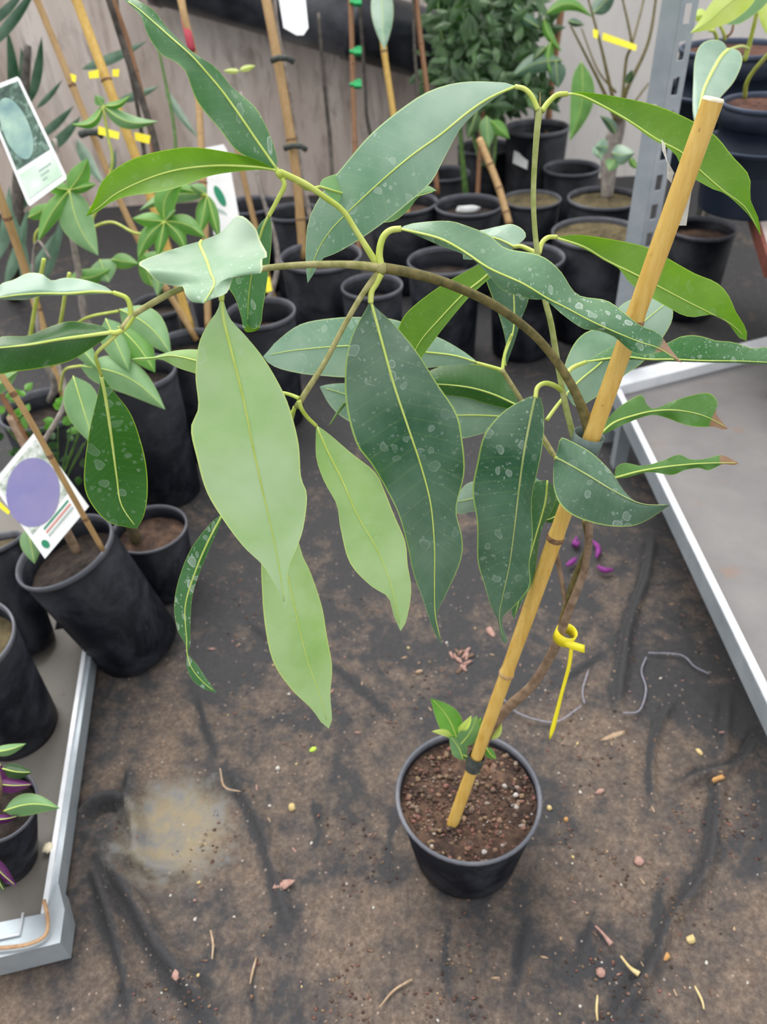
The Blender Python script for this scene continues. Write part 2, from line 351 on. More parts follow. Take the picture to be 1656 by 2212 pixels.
edge = np.clip(np.minimum.reduce([(X+.95)/.1, (.95-X)/.1, (Y-.25)/.05, (1.6-Y)/.15]), 0, 1); Z *= edge; FM *= edge
# flat under the pots and benches
for (cx, cy, r) in [(*G(1012, 1850)[:2], .1)]:
    d = np.hypot(X-cx, Y-cy); Z *= np.clip((d-r)/.04, 0, 1)
Z -= .004
nx = len(xs); fl = MB(); V = np.stack([X, Y, Z], -1).reshape(-1, 3)
fl.v = [tuple(p) for p in V]; fl.f = [(j*nx+i, j*nx+i+1, (j+1)*nx+i+1, (j+1)*nx+i) for j in range(len(ys)-1) for i in range(nx-1)]; fl.mi = [0]*len(fl.f)
m, t, b = mat('dirty_ground_cloth'); co = coord(t)
n1 = noise(t, co, 4.2, 8, .66, .5); n2 = noise(t, co, 26, 7, .72); n3 = noise(t, co, 140, 6, .75); n4 = noise(t, co, 1.3, 3)
wv = N(t, 'ShaderNodeTexWave'); wv.inputs['Scale'].default_value = 190; t.links.new(co, wv.inputs['Vector'])
cloth = mix(t, n3, (.02, .021, .025), (.07, .067, .07))
dirt = ramp(t, n3, [(.3, (.08, .056, .042)), (.5, (.16, .118, .09)), (.72, (.28, .215, .165))])
fsum = math_(t, 'ADD', math_(t, 'MULTIPLY', n1, .75), math_(t, 'MULTIPLY', n2, .45))
spz = N(t, 'ShaderNodeSeparateXYZ'); t.links.new(co, spz.inputs[0])
far = N(t, 'ShaderNodeMapRange'); t.links.new(spz.outputs[1], far.inputs[0]); far.inputs[1].default_value = .45; far.inputs[2].default_value = 1.7; far.inputs[3].default_value = .05; far.inputs[4].default_value = -.1
fsum = math_(t, 'ADD', fsum, far.outputs[0])
fa = N(t, 'ShaderNodeAttribute', attribute_name='fold_tint')  # along the folds the mix shifts from dirt to the darker cloth colour
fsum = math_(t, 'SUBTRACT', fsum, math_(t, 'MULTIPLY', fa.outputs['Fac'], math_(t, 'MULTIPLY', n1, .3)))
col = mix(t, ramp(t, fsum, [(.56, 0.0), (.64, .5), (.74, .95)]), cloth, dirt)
# dry mud patch (olive / pale)
def patchmask(c, r):
    vm = N(t, 'ShaderNodeVectorMath', operation='DISTANCE'); t.links.new(co, vm.inputs[0]); vm.inputs[1].default_value = c
    return ramp(t, math_(t, 'ADD', math_(t, 'DIVIDE', vm.outputs['Value'], r), math_(t, 'MULTIPLY', math_(t, 'SUBTRACT', n2, .5), 1.6)), [(.55, 1.0), (1.0, 0.0)])
pm = patchmask(tuple(G(375, 1790)), .105)
col = mix(t, math_(t, 'MULTIPLY', pm, .85), col, ramp(t, n2, [(.35, (.2, .2, .2)), (.6, (.3, .25, .16))]))
chips = N(t, 'ShaderNodeTexVoronoi'); chips.inputs['Scale'].default_value = 110; t.links.new(co, chips.inputs['Vector'])
cs = N(t, 'ShaderNodeSeparateColor'); t.links.new(chips.outputs['Color'], cs.inputs[0])
spk = math_(t, 'MULTIPLY', math_(t, 'LESS_THAN', chips.outputs['Distance'], .2), math_(t, 'GREATER_THAN', cs.outputs[0], .86))
col = mix(t, math_(t, 'MULTIPLY', spk, .6), col, mix(t, cs.outputs[1], (.34, .2, .14), (.42, .36, .3)))
setc(t, b, col); b.inputs['Roughness'].default_value = .72; b.inputs['Specular IOR Level'].default_value = .35
bump(t, b, math_(t, 'ADD', math_(t, 'ADD', math_(t, 'MULTIPLY', n3, .5), math_(t, 'MULTIPLY', n2, 1.5)), math_(t, 'MULTIPLY', wv.outputs['Fac'], .06)), .7, .006)
M['floor'] = m
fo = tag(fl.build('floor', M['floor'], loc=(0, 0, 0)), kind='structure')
at_ = fo.data.attributes.new('fold_tint', 'FLOAT', 'POINT'); at_.data.foreach_set('value', FM.reshape(-1).astype(np.float32))

# wall: dull translucent film lining
WY = 3.9
m, t, b = mat('wall_film'); co = coord(t, 'Object', (1, 1, .22)); n1 = noise(t, co, 3.2, 6, .6, .5); n2 = noise(t, co, 17, 5, .7, .6); co2 = coord(t); n3 = noise(t, co2, 2, 4)
col = ramp(t, n1, [(.3, (.42, .33, .27)), (.5, (.64, .53, .46)), (.68, (.84, .75, .68))])
col = mix(t, ramp(t, n2, [(.5, 0.0), (.68, .65)]), col, (.24, .17, .14)); col = mix(t, ramp(t, n3, [(.5, 0.0), (.7, .5)]), col, (.75, .7, .66))
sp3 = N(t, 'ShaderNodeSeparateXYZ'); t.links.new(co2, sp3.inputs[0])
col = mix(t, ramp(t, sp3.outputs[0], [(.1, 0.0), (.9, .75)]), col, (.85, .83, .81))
setc(t, b, col); b.inputs['Roughness'].default_value = .4; bump(t, b, n1, .5, .03)
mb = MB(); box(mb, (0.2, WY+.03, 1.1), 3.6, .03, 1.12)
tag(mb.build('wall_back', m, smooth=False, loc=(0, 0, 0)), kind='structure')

# ================================================================ PIPE, BENCHES, RACK
mb = MB(); a = YP(330, -75, 3.72); c = YP(1130, 158, 3.72); lathe(mb, a, c, [(0, .12), (0, .135), (.03, .135), (.03, .128), (.5, .128), (.5, .136), (.53, .136), (.53, .128), (.97, .128), (.97, .135), (1, .135), (1, .115)], 40)
m, t, b = mat('black_duct'); n = noise(t, coord(t), 8, 5); setc(t, b, ramp(t, n, [(.4, (.02, .023, .03)), (.65, (.07, .075, .09))])); b.inputs['Roughness'].default_value = .3
tag(mb.build('duct_pipe', m), 'thick black plastic duct running along the back wall above the pots', 'pipe')

def concrete(name, a, b_, st):
    m, t, b = mat(name); co = coord(t); n1 = noise(t, co, 7, 6, .65); n2 = noise(t, co, 80, 5, .7); n3 = noise(t, co, 16, 3, .5)
    col = mix(t, n2, ramp(t, n1, [(.3, a), (.7, b_)]), mix(t, .5, a, b_)); col = mix(t, ramp(t, n3, [(.64, 0.0), (.74, .55)]), col, st)
    setc(t, b, col); b.inputs['Roughness'].default_value = .6; bump(t, b, n2, .15, .001); return m
# right bench
BR = .2
p0 = G(1330, 846, BR); p1 = G(1690, 1590, BR); q1 = G(1700, 752, BR); up = np.array([0, 0, 1.])
du = nrm(p1-p0); dv = nrm(q1-p0); n_out = nrm(np.cross(du, up))
if n_out @ (q1-p0) > 0: n_out = -n_out
rb = thing('metal_bench', (p0[0], p0[1], 0), 'low galvanised bench with bare stained grey deck, right of the staked tree', 'bench')
mb = MB(); far_ = p1+(q1-p0)
prism(mb, [p0-up*.012, p1-up*.012, far_-up*.012, q1-up*.012][::-1], (0, 0, -.006)); mb.build('deck', concrete('grey_bench_deck', (.12, .115, .118), (.23, .22, .218), (.22, .14, .1)), rb, smooth=False)
mb = MB(); Lr = np.linalg.norm(p1-p0)
box(mb, (p0+p1)/2-up*.016, Lr/2, .0025, .02, [du, n_out, up]); mb.build('side_rail', M['steel'], rb, smooth=False)
mb = MB(); box(mb, (p0+p1)/2+up*.005-n_out*.004, Lr/2, .006, .002, [du, n_out, up]); mb.build('rail_lip', M['lipsteel'], rb, smooth=False)
nb = nrm(np.cross(up, dv)); nb = nb if nb@(p0-p1) > 0 else -nb; Lb = np.linalg.norm(q1-p0)
mb = MB(); box(mb, (p0+q1)/2+nb*.024-up*.008, Lb/2, .026, .022, [dv, nb, up]); mb.build('end_rail', M['lipsteel'], rb, smooth=False)
for k, pp in enumerate((p0+du*.03+nrm(dv)*.03, p1+nrm(dv)*.3-du*.1)):
    mb = MB(); box(mb, (pp[0], pp[1], (BR-.02)/2), .015, .015, (BR-.02)/2); mb.build('leg', M['steel'], rb, smooth=False)
# slotted rack post standing at the bench corner
pb = G(1338, 872, 0)+np.array([.012, .07, 0]); hp = 1.62
pb[:2] = (G(1345, 818, .2)+np.array([.0, .03, 0]))[:2]; pb[2] = 0
rp = thing('slotted_rack_post', pb, 'upright galvanised angle post with slots rising from the corner of the grey bench', 'post')
yaw = math.radians(18); e1 = np.array([-math.cos(yaw), math.sin(yaw)*.2, 0]); e1 = nrm(e1); e2 = nrm([.93, .38, 0])
pb = np.array(pb)
mb = MB(); box(mb, pb+e1*.017+up*hp/2, .017, .0012, hp/2, [e1, np.cross(up, e1), up]); mb.build('plain_flange', M['steel'], rp, smooth=False)
mb = MB(); pit = .085
A2 = [e2, np.cross(up, e2), up]
box(mb, pb+e2*.006+up*hp/2, .006, .0012, hp/2, A2); box(mb, pb+e2*.035+up*hp/2, .006, .0012, hp/2, A2)
k = 0.0
while k < hp-.05:
    box(mb, pb+e2*.0205+up*(k+.014), .0085, .0012, .014, A2); k += pit*.7
mb.build('slotted_flange', M['steel'], rp, smooth=False)
mb = MB(); s = P(1368, 440, dep(pb+up*.9)); 
mb = MB(); c = pb+e1*.02+up*.78-np.cross(up, e1)*.003*(1 if np.cross(up, e1)@(CAM-pb) < 0 else -1)
lathe(mb, c-np.array([0, -.004, 0]), c+np.array([0, -.004, 0]), [(0, 0.0001), (0, .009), (1, .009), (1, .0001)], 16); mb.build('bolt_cover', M['cut'], rp)

# left bench (tray)
BL = .05
l0 = G(196, 1345, BL); l1 = G(100, 1975, BL); dl = nrm(l1-l0); nl = nrm(np.cross(up, dl)); nl = nl if nl[0] > 0 else -nl
lb = thing('metal_bench', (l1[0], l1[1], 0), 'low galvanised tray bench holding black pots in the left foreground', 'bench')
Ll = np.linalg.norm(l1-l0); W = .62
mb = MB(); prism(mb, [l0-up*.004, l1-up*.004, l1-nl*W-up*.004, l0-nl*W-up*.004], (0, 0, -.006))
back = l0-dl*.55
prism(mb, [back-nl*.07-up*.004, l0-nl*.07-up*.004, l0-nl*W-up*.004, back-nl*W-up*.004], (0, 0, -.006)); mb.build('deck', concrete('worn_tray_deck', (.1, .09, .08), (.2, .185, .165), (.08, .06, .05)), lb, smooth=False)
mb = MB(); box(mb, (l0+l1)/2+nl*.004-up*.018, Ll/2, .006, .018, [dl, nl, up]); mb.build('side_rail', M['steel'], lb, smooth=False)
mb = MB(); box(mb, (l0+l1)/2-nl*.002+up*.003, Ll/2, .0035, .003, [dl, nl, up]); mb.build('rail_lip', M['lipsteel'], lb, smooth=False)
mb = MB(); fr = l1+dl*.0
prism(mb, [fr+nl*.026+up*.004, fr+nl*.026+dl*.045+up*.004, fr-nl*W+dl*.07+up*.004, fr-nl*W+up*.004, fr-nl*.0+up*.004-dl*.0, fr+nl*.012-dl*.04+up*.004], (0, 0, -.05)); mb.build('front_rail', M['steel'], lb, smooth=False)
mb = MB(); c = fr-nl*.05+dl*.012+up*.006
tube(mb, [fr-nl*.03+up*.007-dl*.005, fr-nl*.03+up*.007+dl*.024, fr-nl*.16+up*.007+dl*.024, fr-nl*.16+up*.007-dl*.002], .0018, 8); mb.build('handle_edge', M['lipsteel'], lb)
for k, pp in enumerate((l0+dl*.1-nl*.05, l1-nl*.1, l1-nl*.5)):
    mb = MB(); box(mb, (pp[0], pp[1], .02), .012, .012, .02); mb.build('foot', M['steel'], lb, smooth=False)
mb = MB(); tube(mb, cr_sample([G(95, 1945, .064), G(103, 1985, .063), G(98, 2020, .062), G(60, 2040, .062), G(0, 2048, .062), G(-60, 2050, .062)], 30, 3), .0028, 8)
tag(mb.build('brown_cord', noisy('tan_cord', (.35, .2, .1), (.5, .32, .18), 100, .7, .3)), 'thin tan cord lying over the corner of the left metal bench', 'cord')
mb = MB(); blob(mb, G(104, 1832, .056), .008, (1, 1, .5)); tag(mb.build('pebble', M['cut']), 'round pale pebble on the left bench beside the bright rail lip', 'pebble')

# right rear shelf carrying blue-black pots
SH = .53
s0 = G(1612, 392, SH); s1 = G(1668, 560, SH); ds = nrm(s1-s0); bk = s0-ds*.62
rt = nrm(np.cross(ds, up)); rt = rt if rt[0] > 0 else -rt
sh = thing('wooden_shelf', (s0[0], s0[1], 0), 'red-brown edged board shelf behind the right bench, holding blue-black pots', 'shelf')
bk2 = bk-rt*.12
mb = MB(); prism(mb, [s0, s1, s1+rt*.6, bk2+rt*.75, bk2], (0, 0, -.03)); mb.build('board', [noisy('worn_board_top', (.36, .3, .28), (.46, .4, .38), 20, .7, .2)], sh, smooth=False)
mb = MB(); box(mb, (s0+s1)/2-rt*.004-up*.018, np.linalg.norm(s1-s0)/2+.01, .004, .017, [ds, rt, up]); mb.build('edge_strip', noisy('redbrown_edge', (.12, .03, .02), (.18, .05, .03), 40, .6, .1), sh, smooth=False)
for pp in (s1+rt*.1-ds*.05, bk2+rt*.1+ds*.05, s1+rt*.5-ds*.05):
    mb = MB(); box(mb, (pp[0], pp[1], (SH-.03)/2), .015, .015, (SH-.03)/2); mb.build('leg', M['twine'], sh, smooth=False)

# ================================================================ POTS
def make_pot(root, rim, base, r, rb, m='pot', lip='lip', soil='soil', fill=.86, lipw=.05, gritn=0, rid=False):
    rim = np.array(rim); base = np.array(base); H = np.linalg.norm(rim-base); th = .0025/1
    mb = MB(); pr = [(0, 0.0001), (0, rb*.9), (.02, rb), (.1, rb+(r-rb)*.1)]
    if rid:
        pr += [(.55, rb+(r-rb)*.55), (.56, rb+(r-rb)*.56+.004), (.62, rb+(r-rb)*.62+.004), (.63, rb+(r-rb)*.63), (.8, rb+(r-rb)*.8), (.805, rb+(r-rb)*.8+.005)]
    pr += [(.975, r*.985), (.975, r*.965), (fill-.05, r*.94)]
    lathe(mb, base, rim, pr); mb.build('pot_body', M[m], root)
    mb = MB(); k = .004
    lathe(mb, base, rim, [(.96, r*.985), (.962, r*1.01), (.99, r*1.02), (1.0, r*1.0), (1.0, r*.972), (.975, r*.955), (.95, r*.955)])
    mb.build('pot_rim', M[lip], root)
    # soil disc, uneven
    ax = nrm(rim-base); u = nrm(np.cross(ax, [0, 1., .1])); v = np.cross(ax, u); c = base+(rim-base)*fill; rs = r*.95; mb = MB(); vs = [c]; nr, ns = 14, 40
    for i in range(1, nr+1):
        for kk in range(ns):
            a = 2*math.pi*kk/ns; q = c+rs*i/nr*(math.cos(a)*u+math.sin(a)*v)
            vs.append(q+ax*(.05*r*mnoise.noise(Vector(q*40))+.03*r*mnoise.noise(Vector(q*120)))*min(1, (nr-i)/2+.2))
    fs = [(0, 1+kk, 1+(kk+1) % ns) for kk in range(ns)]+[(1+i*ns+kk, 1+(i+1)*ns+kk, 1+(i+1)*ns+(kk+1) % ns, 1+i*ns+(kk+1) % ns) for i in range(nr-1) for kk in range(ns)]
    mb.add(vs, fs); so = mb.build('soil', M[soil], root)
    if gritn:
        mb = MB()
        for i in range(gritn):
            a = random.random()*6.283; rr = rs*.97*math.sqrt(random.random()); q = c+rr*(math.cos(a)*u+math.sin(a)*v)+ax*.001
            blob(mb, q, random.choice([.001, .0013, .0017, .002, .0028, .004]), (1, random.uniform(.6, 1), .7), .35, i)
        g = mb.build('soil_grit', M['grit'], root); tag(g, 'loose reddish and tan grit on the soil', kind='stuff')
    return c
def pot_px(name, x, y, hw, h, label, cat='pot', base=None, floor=0.0, taper=.82, group=None, **k):
    rim = G(x, y, h); r = hw*dep(rim)/F
    bs = np.array([rim[0], rim[1], floor]) if base is None else G(base[0], base[1], floor)
    root = thing(name, (bs[0], bs[1], floor), label, cat, group)
    c = make_pot(root, rim, bs, r, r*taper, **k); return root, c, r
def stem(root, pts, wpx, m, name='trunk', n=None):
    """pts: (px, py, depth)"""
    s = cr_sample([(*p,) for p in pts], n or 6*len(pts), 2); w3 = [P(*q) for q in s]
    wp = wpx if hasattr(wpx, '__len__') else [wpx]
    rad = np.interp(np.linspace(0, 1, len(w3)), np.linspace(0, 1, len(wp)), wp)/2*s[:, 2]/F
    mb = MB(); tube(mb, w3, rad, 10); return mb.build(name, M[m], root)
def leaf(root, mid, L, R, z, m, cup=.006, rip=0.0, ripn=3, rib='rib', ribw=.0010, pet=None, petw=11, n=30, name='leaf', petm='petiole', fold=0.0):
    mid = np.array(mid, float)
    Mi = cr_sample(mid, n); Ls = cr_sample([mid[0]]+list(L)+[mid[-1]], n); Rs = cr_sample([mid[0]]+list(R)+[mid[-1]], n)
    zz = np.interp(np.linspace(0, 1, n), np.linspace(0, 1, len(z)), z)
    vs = []; uv = []; cols = np.linspace(-1, 1, 11)
    for i in range(n):
        u = i/(n-1); env = math.sin(math.pi*min(1, max(0, u)))**.5
        for s in cols:
            e = Ls[i] if s < 0 else Rs[i]; q = Mi[i]+(e-Mi[i])*abs(s)
            dz = env*(cup*abs(s)**1.4 + rip*abs(s)**2*math.sin(2*math.pi*ripn*u + (1.3 if s < 0 else 0))) + fold*s*env
            vs.append(P(q[0], q[1], zz[i]+dz)); uv.append((u, s))
    C = len(cols); fs = [(i*C+k, i*C+k+1, (i+1)*C+k+1, (i+1)*C+k) for i in range(n-1) for k in range(C-1)]
    mb = MB(); mb.add(vs, fs, uv); o = mb.build(name, M[m], root)
    if rib:
        mb = MB(); tube(mb, [P(Mi[i][0], Mi[i][1], zz[i]-.0004) for i in range(n-1)], [ribw, ribw*.8, ribw*.55, ribw*.3], 8); mb.build('midrib', M[rib], o)
    if pet:
        s = cr_sample(pet, 5*len(pet), 2); mb = MB(); tube(mb, [P(*q) for q in s], np.linspace(petw, petw*.8, len(s))/2*s[:, 2]/F, 10); mb.build('petiole', M[petm], o)
    return o
def sleaf(root, b, tp, wpx, z0, z1, m='bright', bend=0.0, cup=.01, rib='rib', name='leaf', shape=.42, n=14):
    """simple lanceolate leaf from px base to px tip"""
    b = np.array(b, float); tp = np.array(tp, float); d = tp-b; L = np.linalg.norm(d); d /= L; pn = np.array([-d[1], d[0]])
    mid = [b+d*L*u+pn*bend*L*math.sin(math.pi*u) for u in np.linspace(0, 1, 7)]
    def e(sg): return [mid[i]+sg*pn*wpx/2*(math.sin(math.pi*(i/6)**(.75)))**.9 for i in range(1, 6)]
    return leaf(root, mid, e(1), e(-1), [z0, z1], m, cup=cup, n=n, rib=rib, ribw=.0009, name=name)

# --- main potted tree
rim = G(1011, 1713, .155); base = np.array([rim[0], rim[1], 0.0])
tree = thing('potted_tree', base, 'large-leaved young tree in a round black pot, tied to the tall foreground stake', 'potted tree')
r0 = 155*dep(rim)/F
soilc = make_pot(tree, rim, base, r0, r0*.77, fill=.9, gritn=1000, soil='soil')
# trunk
stem(tree, [(1030, 1660, 1.05), (1050, 1590, 1.0), (1095, 1530, .96), (1145, 1485, .93), (1185, 1425, .9), (1207, 1375, .87), (1232, 1310, .84), (1262, 1230, .82), (1272, 1150, .79), (1268, 1060, .755), (1272, 990, .735), (1272, 925, .708)], [24, 24, 22, 21, 20, 18, 16, 16, 17, 18, 20], 'wood', n=70)
stem(tree, [(1275, 940, .712), (1258, 885, .7), (1230, 825, .688), (1190, 765, .676), (1140, 712, .66), (1060, 655, .64), (960, 610, .62), (880, 588, .608), (815, 577, .60)], [26, 20, 19, 19, 20, 20, 22, 23], 'woodg', 'branch', n=70)
stem(tree, [(1208, 1372, .873), (1218, 1320, .855), (1240, 1250, .84), (1268, 1180, .815), (1262, 1125, .79)], [13, 12, 12], 'woodg', 'branch')
stem(tree, [(1222, 1312, .852), (1212, 1250, .845), (1200, 1180, .83), (1200, 1100, .8)], [10, 11, 12], 'wood', 'branch')
stem(tree, [(820, 578, .60), (760, 572, .59), (700, 571, .58), (640, 573, .57), (570, 580, .56), (500, 595, .548), (440, 608, .54), (380, 628, .53), (320, 660, .52), (285, 683, .51), (262, 712, .505)], [20, 15, 14, 13, 13, 14, 12], 'stem', 'branch')
stem(tree, [(812, 568, .60), (770, 500, .588), (740, 455, .58), (700, 425, .572), (660, 398, .564), (622, 380, .556), (604, 372, .553)], [16, 12, 12, 13, 15], 'petiole', 'branch')
stem(tree, [(815, 590, .60), (780, 640, .602), (745, 700, .607), (700, 785, .615), (665, 840, .62), (640, 880, .625)], [14, 12, 12, 14], 'stem', 'branch')
stem(tree, [(1165, 232, .60), (1158, 300, .61), (1152, 400, .63), (1153, 470, .643), (1160, 545, .655), (1175, 640, .67), (1190, 700, .68), (1205, 790, .70), (1222, 880, .715), (1240, 950, .73)], [15, 12, 11, 12, 13, 13, 14], 'stem2', 'branch')
stem(tree, [(1083, 798, .76), (1110, 840, .765), (1135, 880, .77), (1170, 940, .77), (1210, 1005, .765)], [11, 10, 11], 'stem', 'branch')
stem(tree, [(1165, 240, .60), (1166, 215, .598), (1166, 200, .597)], [6, 3], 'woodg', 'bud')
mb = MB(); blob(mb, P(822, 580, .60), .0048, (1.2, 1, 1), .15); mb.build('node_knuckle', M['stem'], tree)
mb = MB(); blob(mb, P(604, 375, .553), .003, (1, 1, 1), .15); mb.build('node_knuckle', M['petiole'], tree)
T = tree
LF = leaf
LF(T, [(598, 366), (552, 300), (520, 253), (480, 197), (443, 153), (410, 117), (360, 73), (300, 20), (262, -6)],
   [(598, 340), (582, 290), (552, 233), (500, 187), (467, 147), (417, 113), (367, 67), (333, 23), (307, 7), (285, -5)],
   [(572, 356), (513, 327), (477, 283), (433, 230), (417, 200), (400, 153), (373, 130), (347, 117), (320, 77), (303, 33), (283, 13)], [.553, .53, .51, .52], 'streak', cup=.004, rip=.006, pet=[(612, 385, .556), (604, 375, .554), (597, 364, .553)])
LF(T, [(598, 368), (552, 361), (467, 358), (383, 367), (317, 387), (253, 417), (217, 445), (185, 468)],
   [(552, 344), (500, 330), (420, 318), (370, 322), (310, 335), (260, 357), (220, 392), (205, 430), (192, 455)],
   [(552, 367), (500, 372), (450, 381), (400, 400), (340, 415), (280, 423), (240, 437), (215, 455)], [.553, .54, .525, .52], 'vivid', cup=-.008, pet=[(615, 385, .556), (604, 374, .554), (595, 368, .553)])
LF(T, [(1115, 186), (1060, 210), (1010, 243), (950, 292), (890, 335), (830, 385), (760, 450), (710, 502), (680, 555), (664, 612)],
   [(1085, 178), (1000, 177), (930, 195), (870, 232), (800, 290), (740, 360), (700, 410), (668, 470), (660, 530), (661, 585)],
   [(1060, 218), (1000, 270), (960, 340), (930, 395), (880, 440), (830, 480), (780, 515), (730, 545), (695, 560), (678, 590)], [.60, .605, .615, .64, .67], 'grey', cup=.004, pet=[(1162, 238, .60), (1148, 208, .598), (1132, 192, .598), (1112, 187, .6)], petw=12)
LF(T, [(1220, 203), (1259, 208), (1346, 254), (1418, 301), (1473, 330), (1509, 366), (1563, 413), (1610, 449), (1643, 510)],
   [(1240, 199), (1259, 199), (1328, 208), (1418, 228), (1491, 259), (1545, 293), (1581, 337), (1618, 380), (1620, 430), (1637, 470)],
   [(1259, 212), (1346, 257), (1400, 295), (1455, 330), (1475, 370), (1502, 388), (1540, 409), (1568, 420), (1614, 462), (1630, 487)], [.60, .605, .61, .62, .64], 'vivid', cup=-.005, pet=[(1170, 240, .6), (1185, 220, .6), (1203, 205, .6), (1225, 203, .6)], petw=13)
LF(T, [(1198, 513), (1260, 533), (1308, 562), (1372, 593), (1413, 614), (1487, 653), (1535, 677), (1583, 703), (1612, 736)],
   [(1225, 508), (1260, 508), (1332, 519), (1394, 533), (1437, 555), (1499, 590), (1547, 610), (1573, 638), (1592, 681), (1602, 692), (1614, 722)],
   [(1260, 537), (1308, 564), (1337, 581), (1363, 614), (1403, 641), (1451, 669), (1475, 681), (1499, 685), (1540, 680), (1571, 697), (1595, 729)], [.66, .675, .685, .7, .72], 'vivid', cup=-.005, rip=.003, pet=[(1163, 548, .656), (1170, 525, .656), (1183, 513, .657), (1202, 512, .66)], petw=12)
LF(T, [(1112, 534), (1085, 520), (1055, 512), (1020, 520), (1000, 560)], [(1135, 512), (1128, 495), (1105, 484), (1080, 488), (1050, 495), (1000, 510)], [(1105, 540), (1080, 545), (1055, 545), (1030, 560)], [.67, .68, .7], 'grey', cup=.004, pet=[(1160, 548, .656), (1140, 538, .66), (1125, 532, .665), (1110, 533, .67)], petw=11)
LF(T, [(1062, 584), (1040, 604), (1000, 636), (950, 688), (905, 741), (880, 800)], [(1045, 560), (1035, 570), (960, 612), (900, 655), (868, 690), (855, 740)], [(1066, 592), (1045, 612), (1010, 645), (960, 705), (925, 752), (890, 800)], [.69, .705, .72], 'vivid', cup=-.003)
LF(T, [(1092, 790), (1090, 770), (1108, 715), (1110, 660), (1105, 610), (1085, 560), (1075, 540)], [(1092, 740), (1080, 690), (1062, 640), (1048, 600), (1045, 560)], [(1112, 735), (1125, 690), (1140, 650), (1145, 600), (1130, 560)], [.765, .76, .75], 'dark', cup=.006, pet=[(1085, 800, .762), (1088, 775, .765), (1095, 748, .765), (1106, 722, .76)], petw=8)
LF(T, [(1033, 784), (980, 768), (910, 760), (830, 750), (755, 747), (680, 752), (620, 759), (568, 770)],
   [(1005, 762), (960, 735), (920, 718), (850, 690), (780, 685), (720, 687), (650, 700), (600, 735), (580, 757)],
   [(1000, 788), (940, 793), (900, 798), (840, 808), (750, 815), (700, 812), (650, 807), (600, 795), (575, 780)], [.77, .775, .78, .8], 'grey', cup=.004, pet=[(1085, 800, .762), (1062, 793, .765), (1030, 784, .77)], petw=9)
LF(T, [(1118, 876), (1060, 850), (1000, 835), (920, 830), (860, 840)], [(1110, 840), (1085, 805), (1030, 787), (980, 786), (930, 800)], [(1095, 882), (1050, 872), (1000, 858), (920, 850)], [.79, .80, .82], 'deep', cup=.006)
LF(T, [(1110, 905), (1085, 900), (1030, 897), (960, 897), (880, 890), (800, 870), (740, 850), (690, 835)], [(1095, 880), (1050, 850), (1000, 832), (900, 830), (800, 828), (740, 828), (710, 830)], [(1085, 925), (1060, 932), (980, 950), (900, 945), (800, 930), (745, 905), (712, 875)], [.80, .82, .84], 'grey', cup=.004, pet=[(1195, 985, .77), (1150, 925, .78), (1110, 905, .8)], petw=8)
stem(T, [(745, 870, .83), (730, 890, .83), (712, 918, .83)], [8, 3], 'gstem', 'leaf_tip')
LF(T, [(1170, 1040), (1100, 1060), (1030, 1075), (983, 1085)], [(1140, 1025), (1100, 1030), (1020, 1040), (992, 1062)], [(1140, 1080), (1100, 1095), (1020, 1105), (988, 1110)], [.79, .8], 'grey', cup=.004)
LF(T, [(690, 403), (750, 420), (820, 430), (880, 428), (943, 412)], [(700, 385), (760, 370), (850, 380), (905, 400), (928, 402)], [(702, 412), (760, 470), (840, 480), (880, 455), (905, 425)], [.60, .66, .68, .68], 'mid', cup=.005, pet=[(640, 392, .56), (665, 408, .575), (690, 404, .6)], petw=9)
LF(T, [(860, 494), (876, 497), (949, 515), (1003, 544), (1057, 580), (1128, 612), (1183, 645), (1219, 663), (1273, 692), (1328, 717), (1382, 739), (1422, 752), (1473, 784)],
   [(869, 490), (894, 482), (967, 477), (1014, 490), (1057, 508), (1092, 536), (1165, 551), (1208, 583), (1237, 627), (1259, 641), (1310, 649), (1346, 674), (1382, 703), (1418, 717), (1436, 737), (1455, 763)],
   [(894, 506), (949, 530), (1003, 550), (1035, 572), (1064, 606), (1093, 631), (1150, 647), (1176, 647), (1215, 680), (1259, 710), (1291, 714), (1328, 729), (1360, 757), (1393, 768), (1433, 759), (1458, 779)], [.592, .58, .578, .585, .60, .615, .63], 'dusty_tip', cup=.006, rip=.006, ripn=3, n=46,
   pet=[(824, 580, .6), (819, 548, .597), (826, 515, .594), (842, 498, .592), (866, 494, .592)], petw=17)
LF(T, [(800, 648), (825, 740), (850, 830), (880, 920), (910, 1010), (930, 1090), (938, 1180), (938, 1260), (940, 1330), (955, 1396)],
   [(790, 668), (758, 730), (745, 800), (748, 880), (770, 960), (800, 1000), (830, 1050), (860, 1110), (880, 1180), (893, 1240), (915, 1300), (935, 1360)],
   [(812, 665), (850, 700), (900, 760), (945, 830), (985, 890), (997, 940), (1003, 1020), (985, 1100), (998, 1160), (995, 1210), (965, 1280), (944, 1325), (947, 1365)], [.605, .625, .655, .69, .73, .77], 'dark', cup=.008, rip=.004, ripn=4, n=46, ribw=.0012,
   pet=[(822, 592, .6), (812, 612, .602), (802, 630, .603), (800, 655, .605)], petw=16)
LF(T, [(478, 630), (483, 690), (500, 760), (525, 860), (545, 960), (567, 1060), (590, 1160), (605, 1240), (616, 1315)],
   [(470, 670), (455, 690), (430, 740), (422, 810), (428, 880), (412, 925), (425, 990), (445, 1060), (480, 1120), (525, 1180), (568, 1222), (600, 1275)],
   [(495, 685), (530, 725), (570, 775), (608, 840), (628, 890), (645, 960), (650, 1030), (663, 1070), (655, 1140), (640, 1185), (622, 1230), (620, 1290)], [.545, .56, .59, .63, .67, .70], 'palew', cup=.006, rip=.003, ripn=4, n=46, ribw=.0012, pet=[(488, 600, .545), (480, 620, .545), (478, 650, .546)], petw=15)
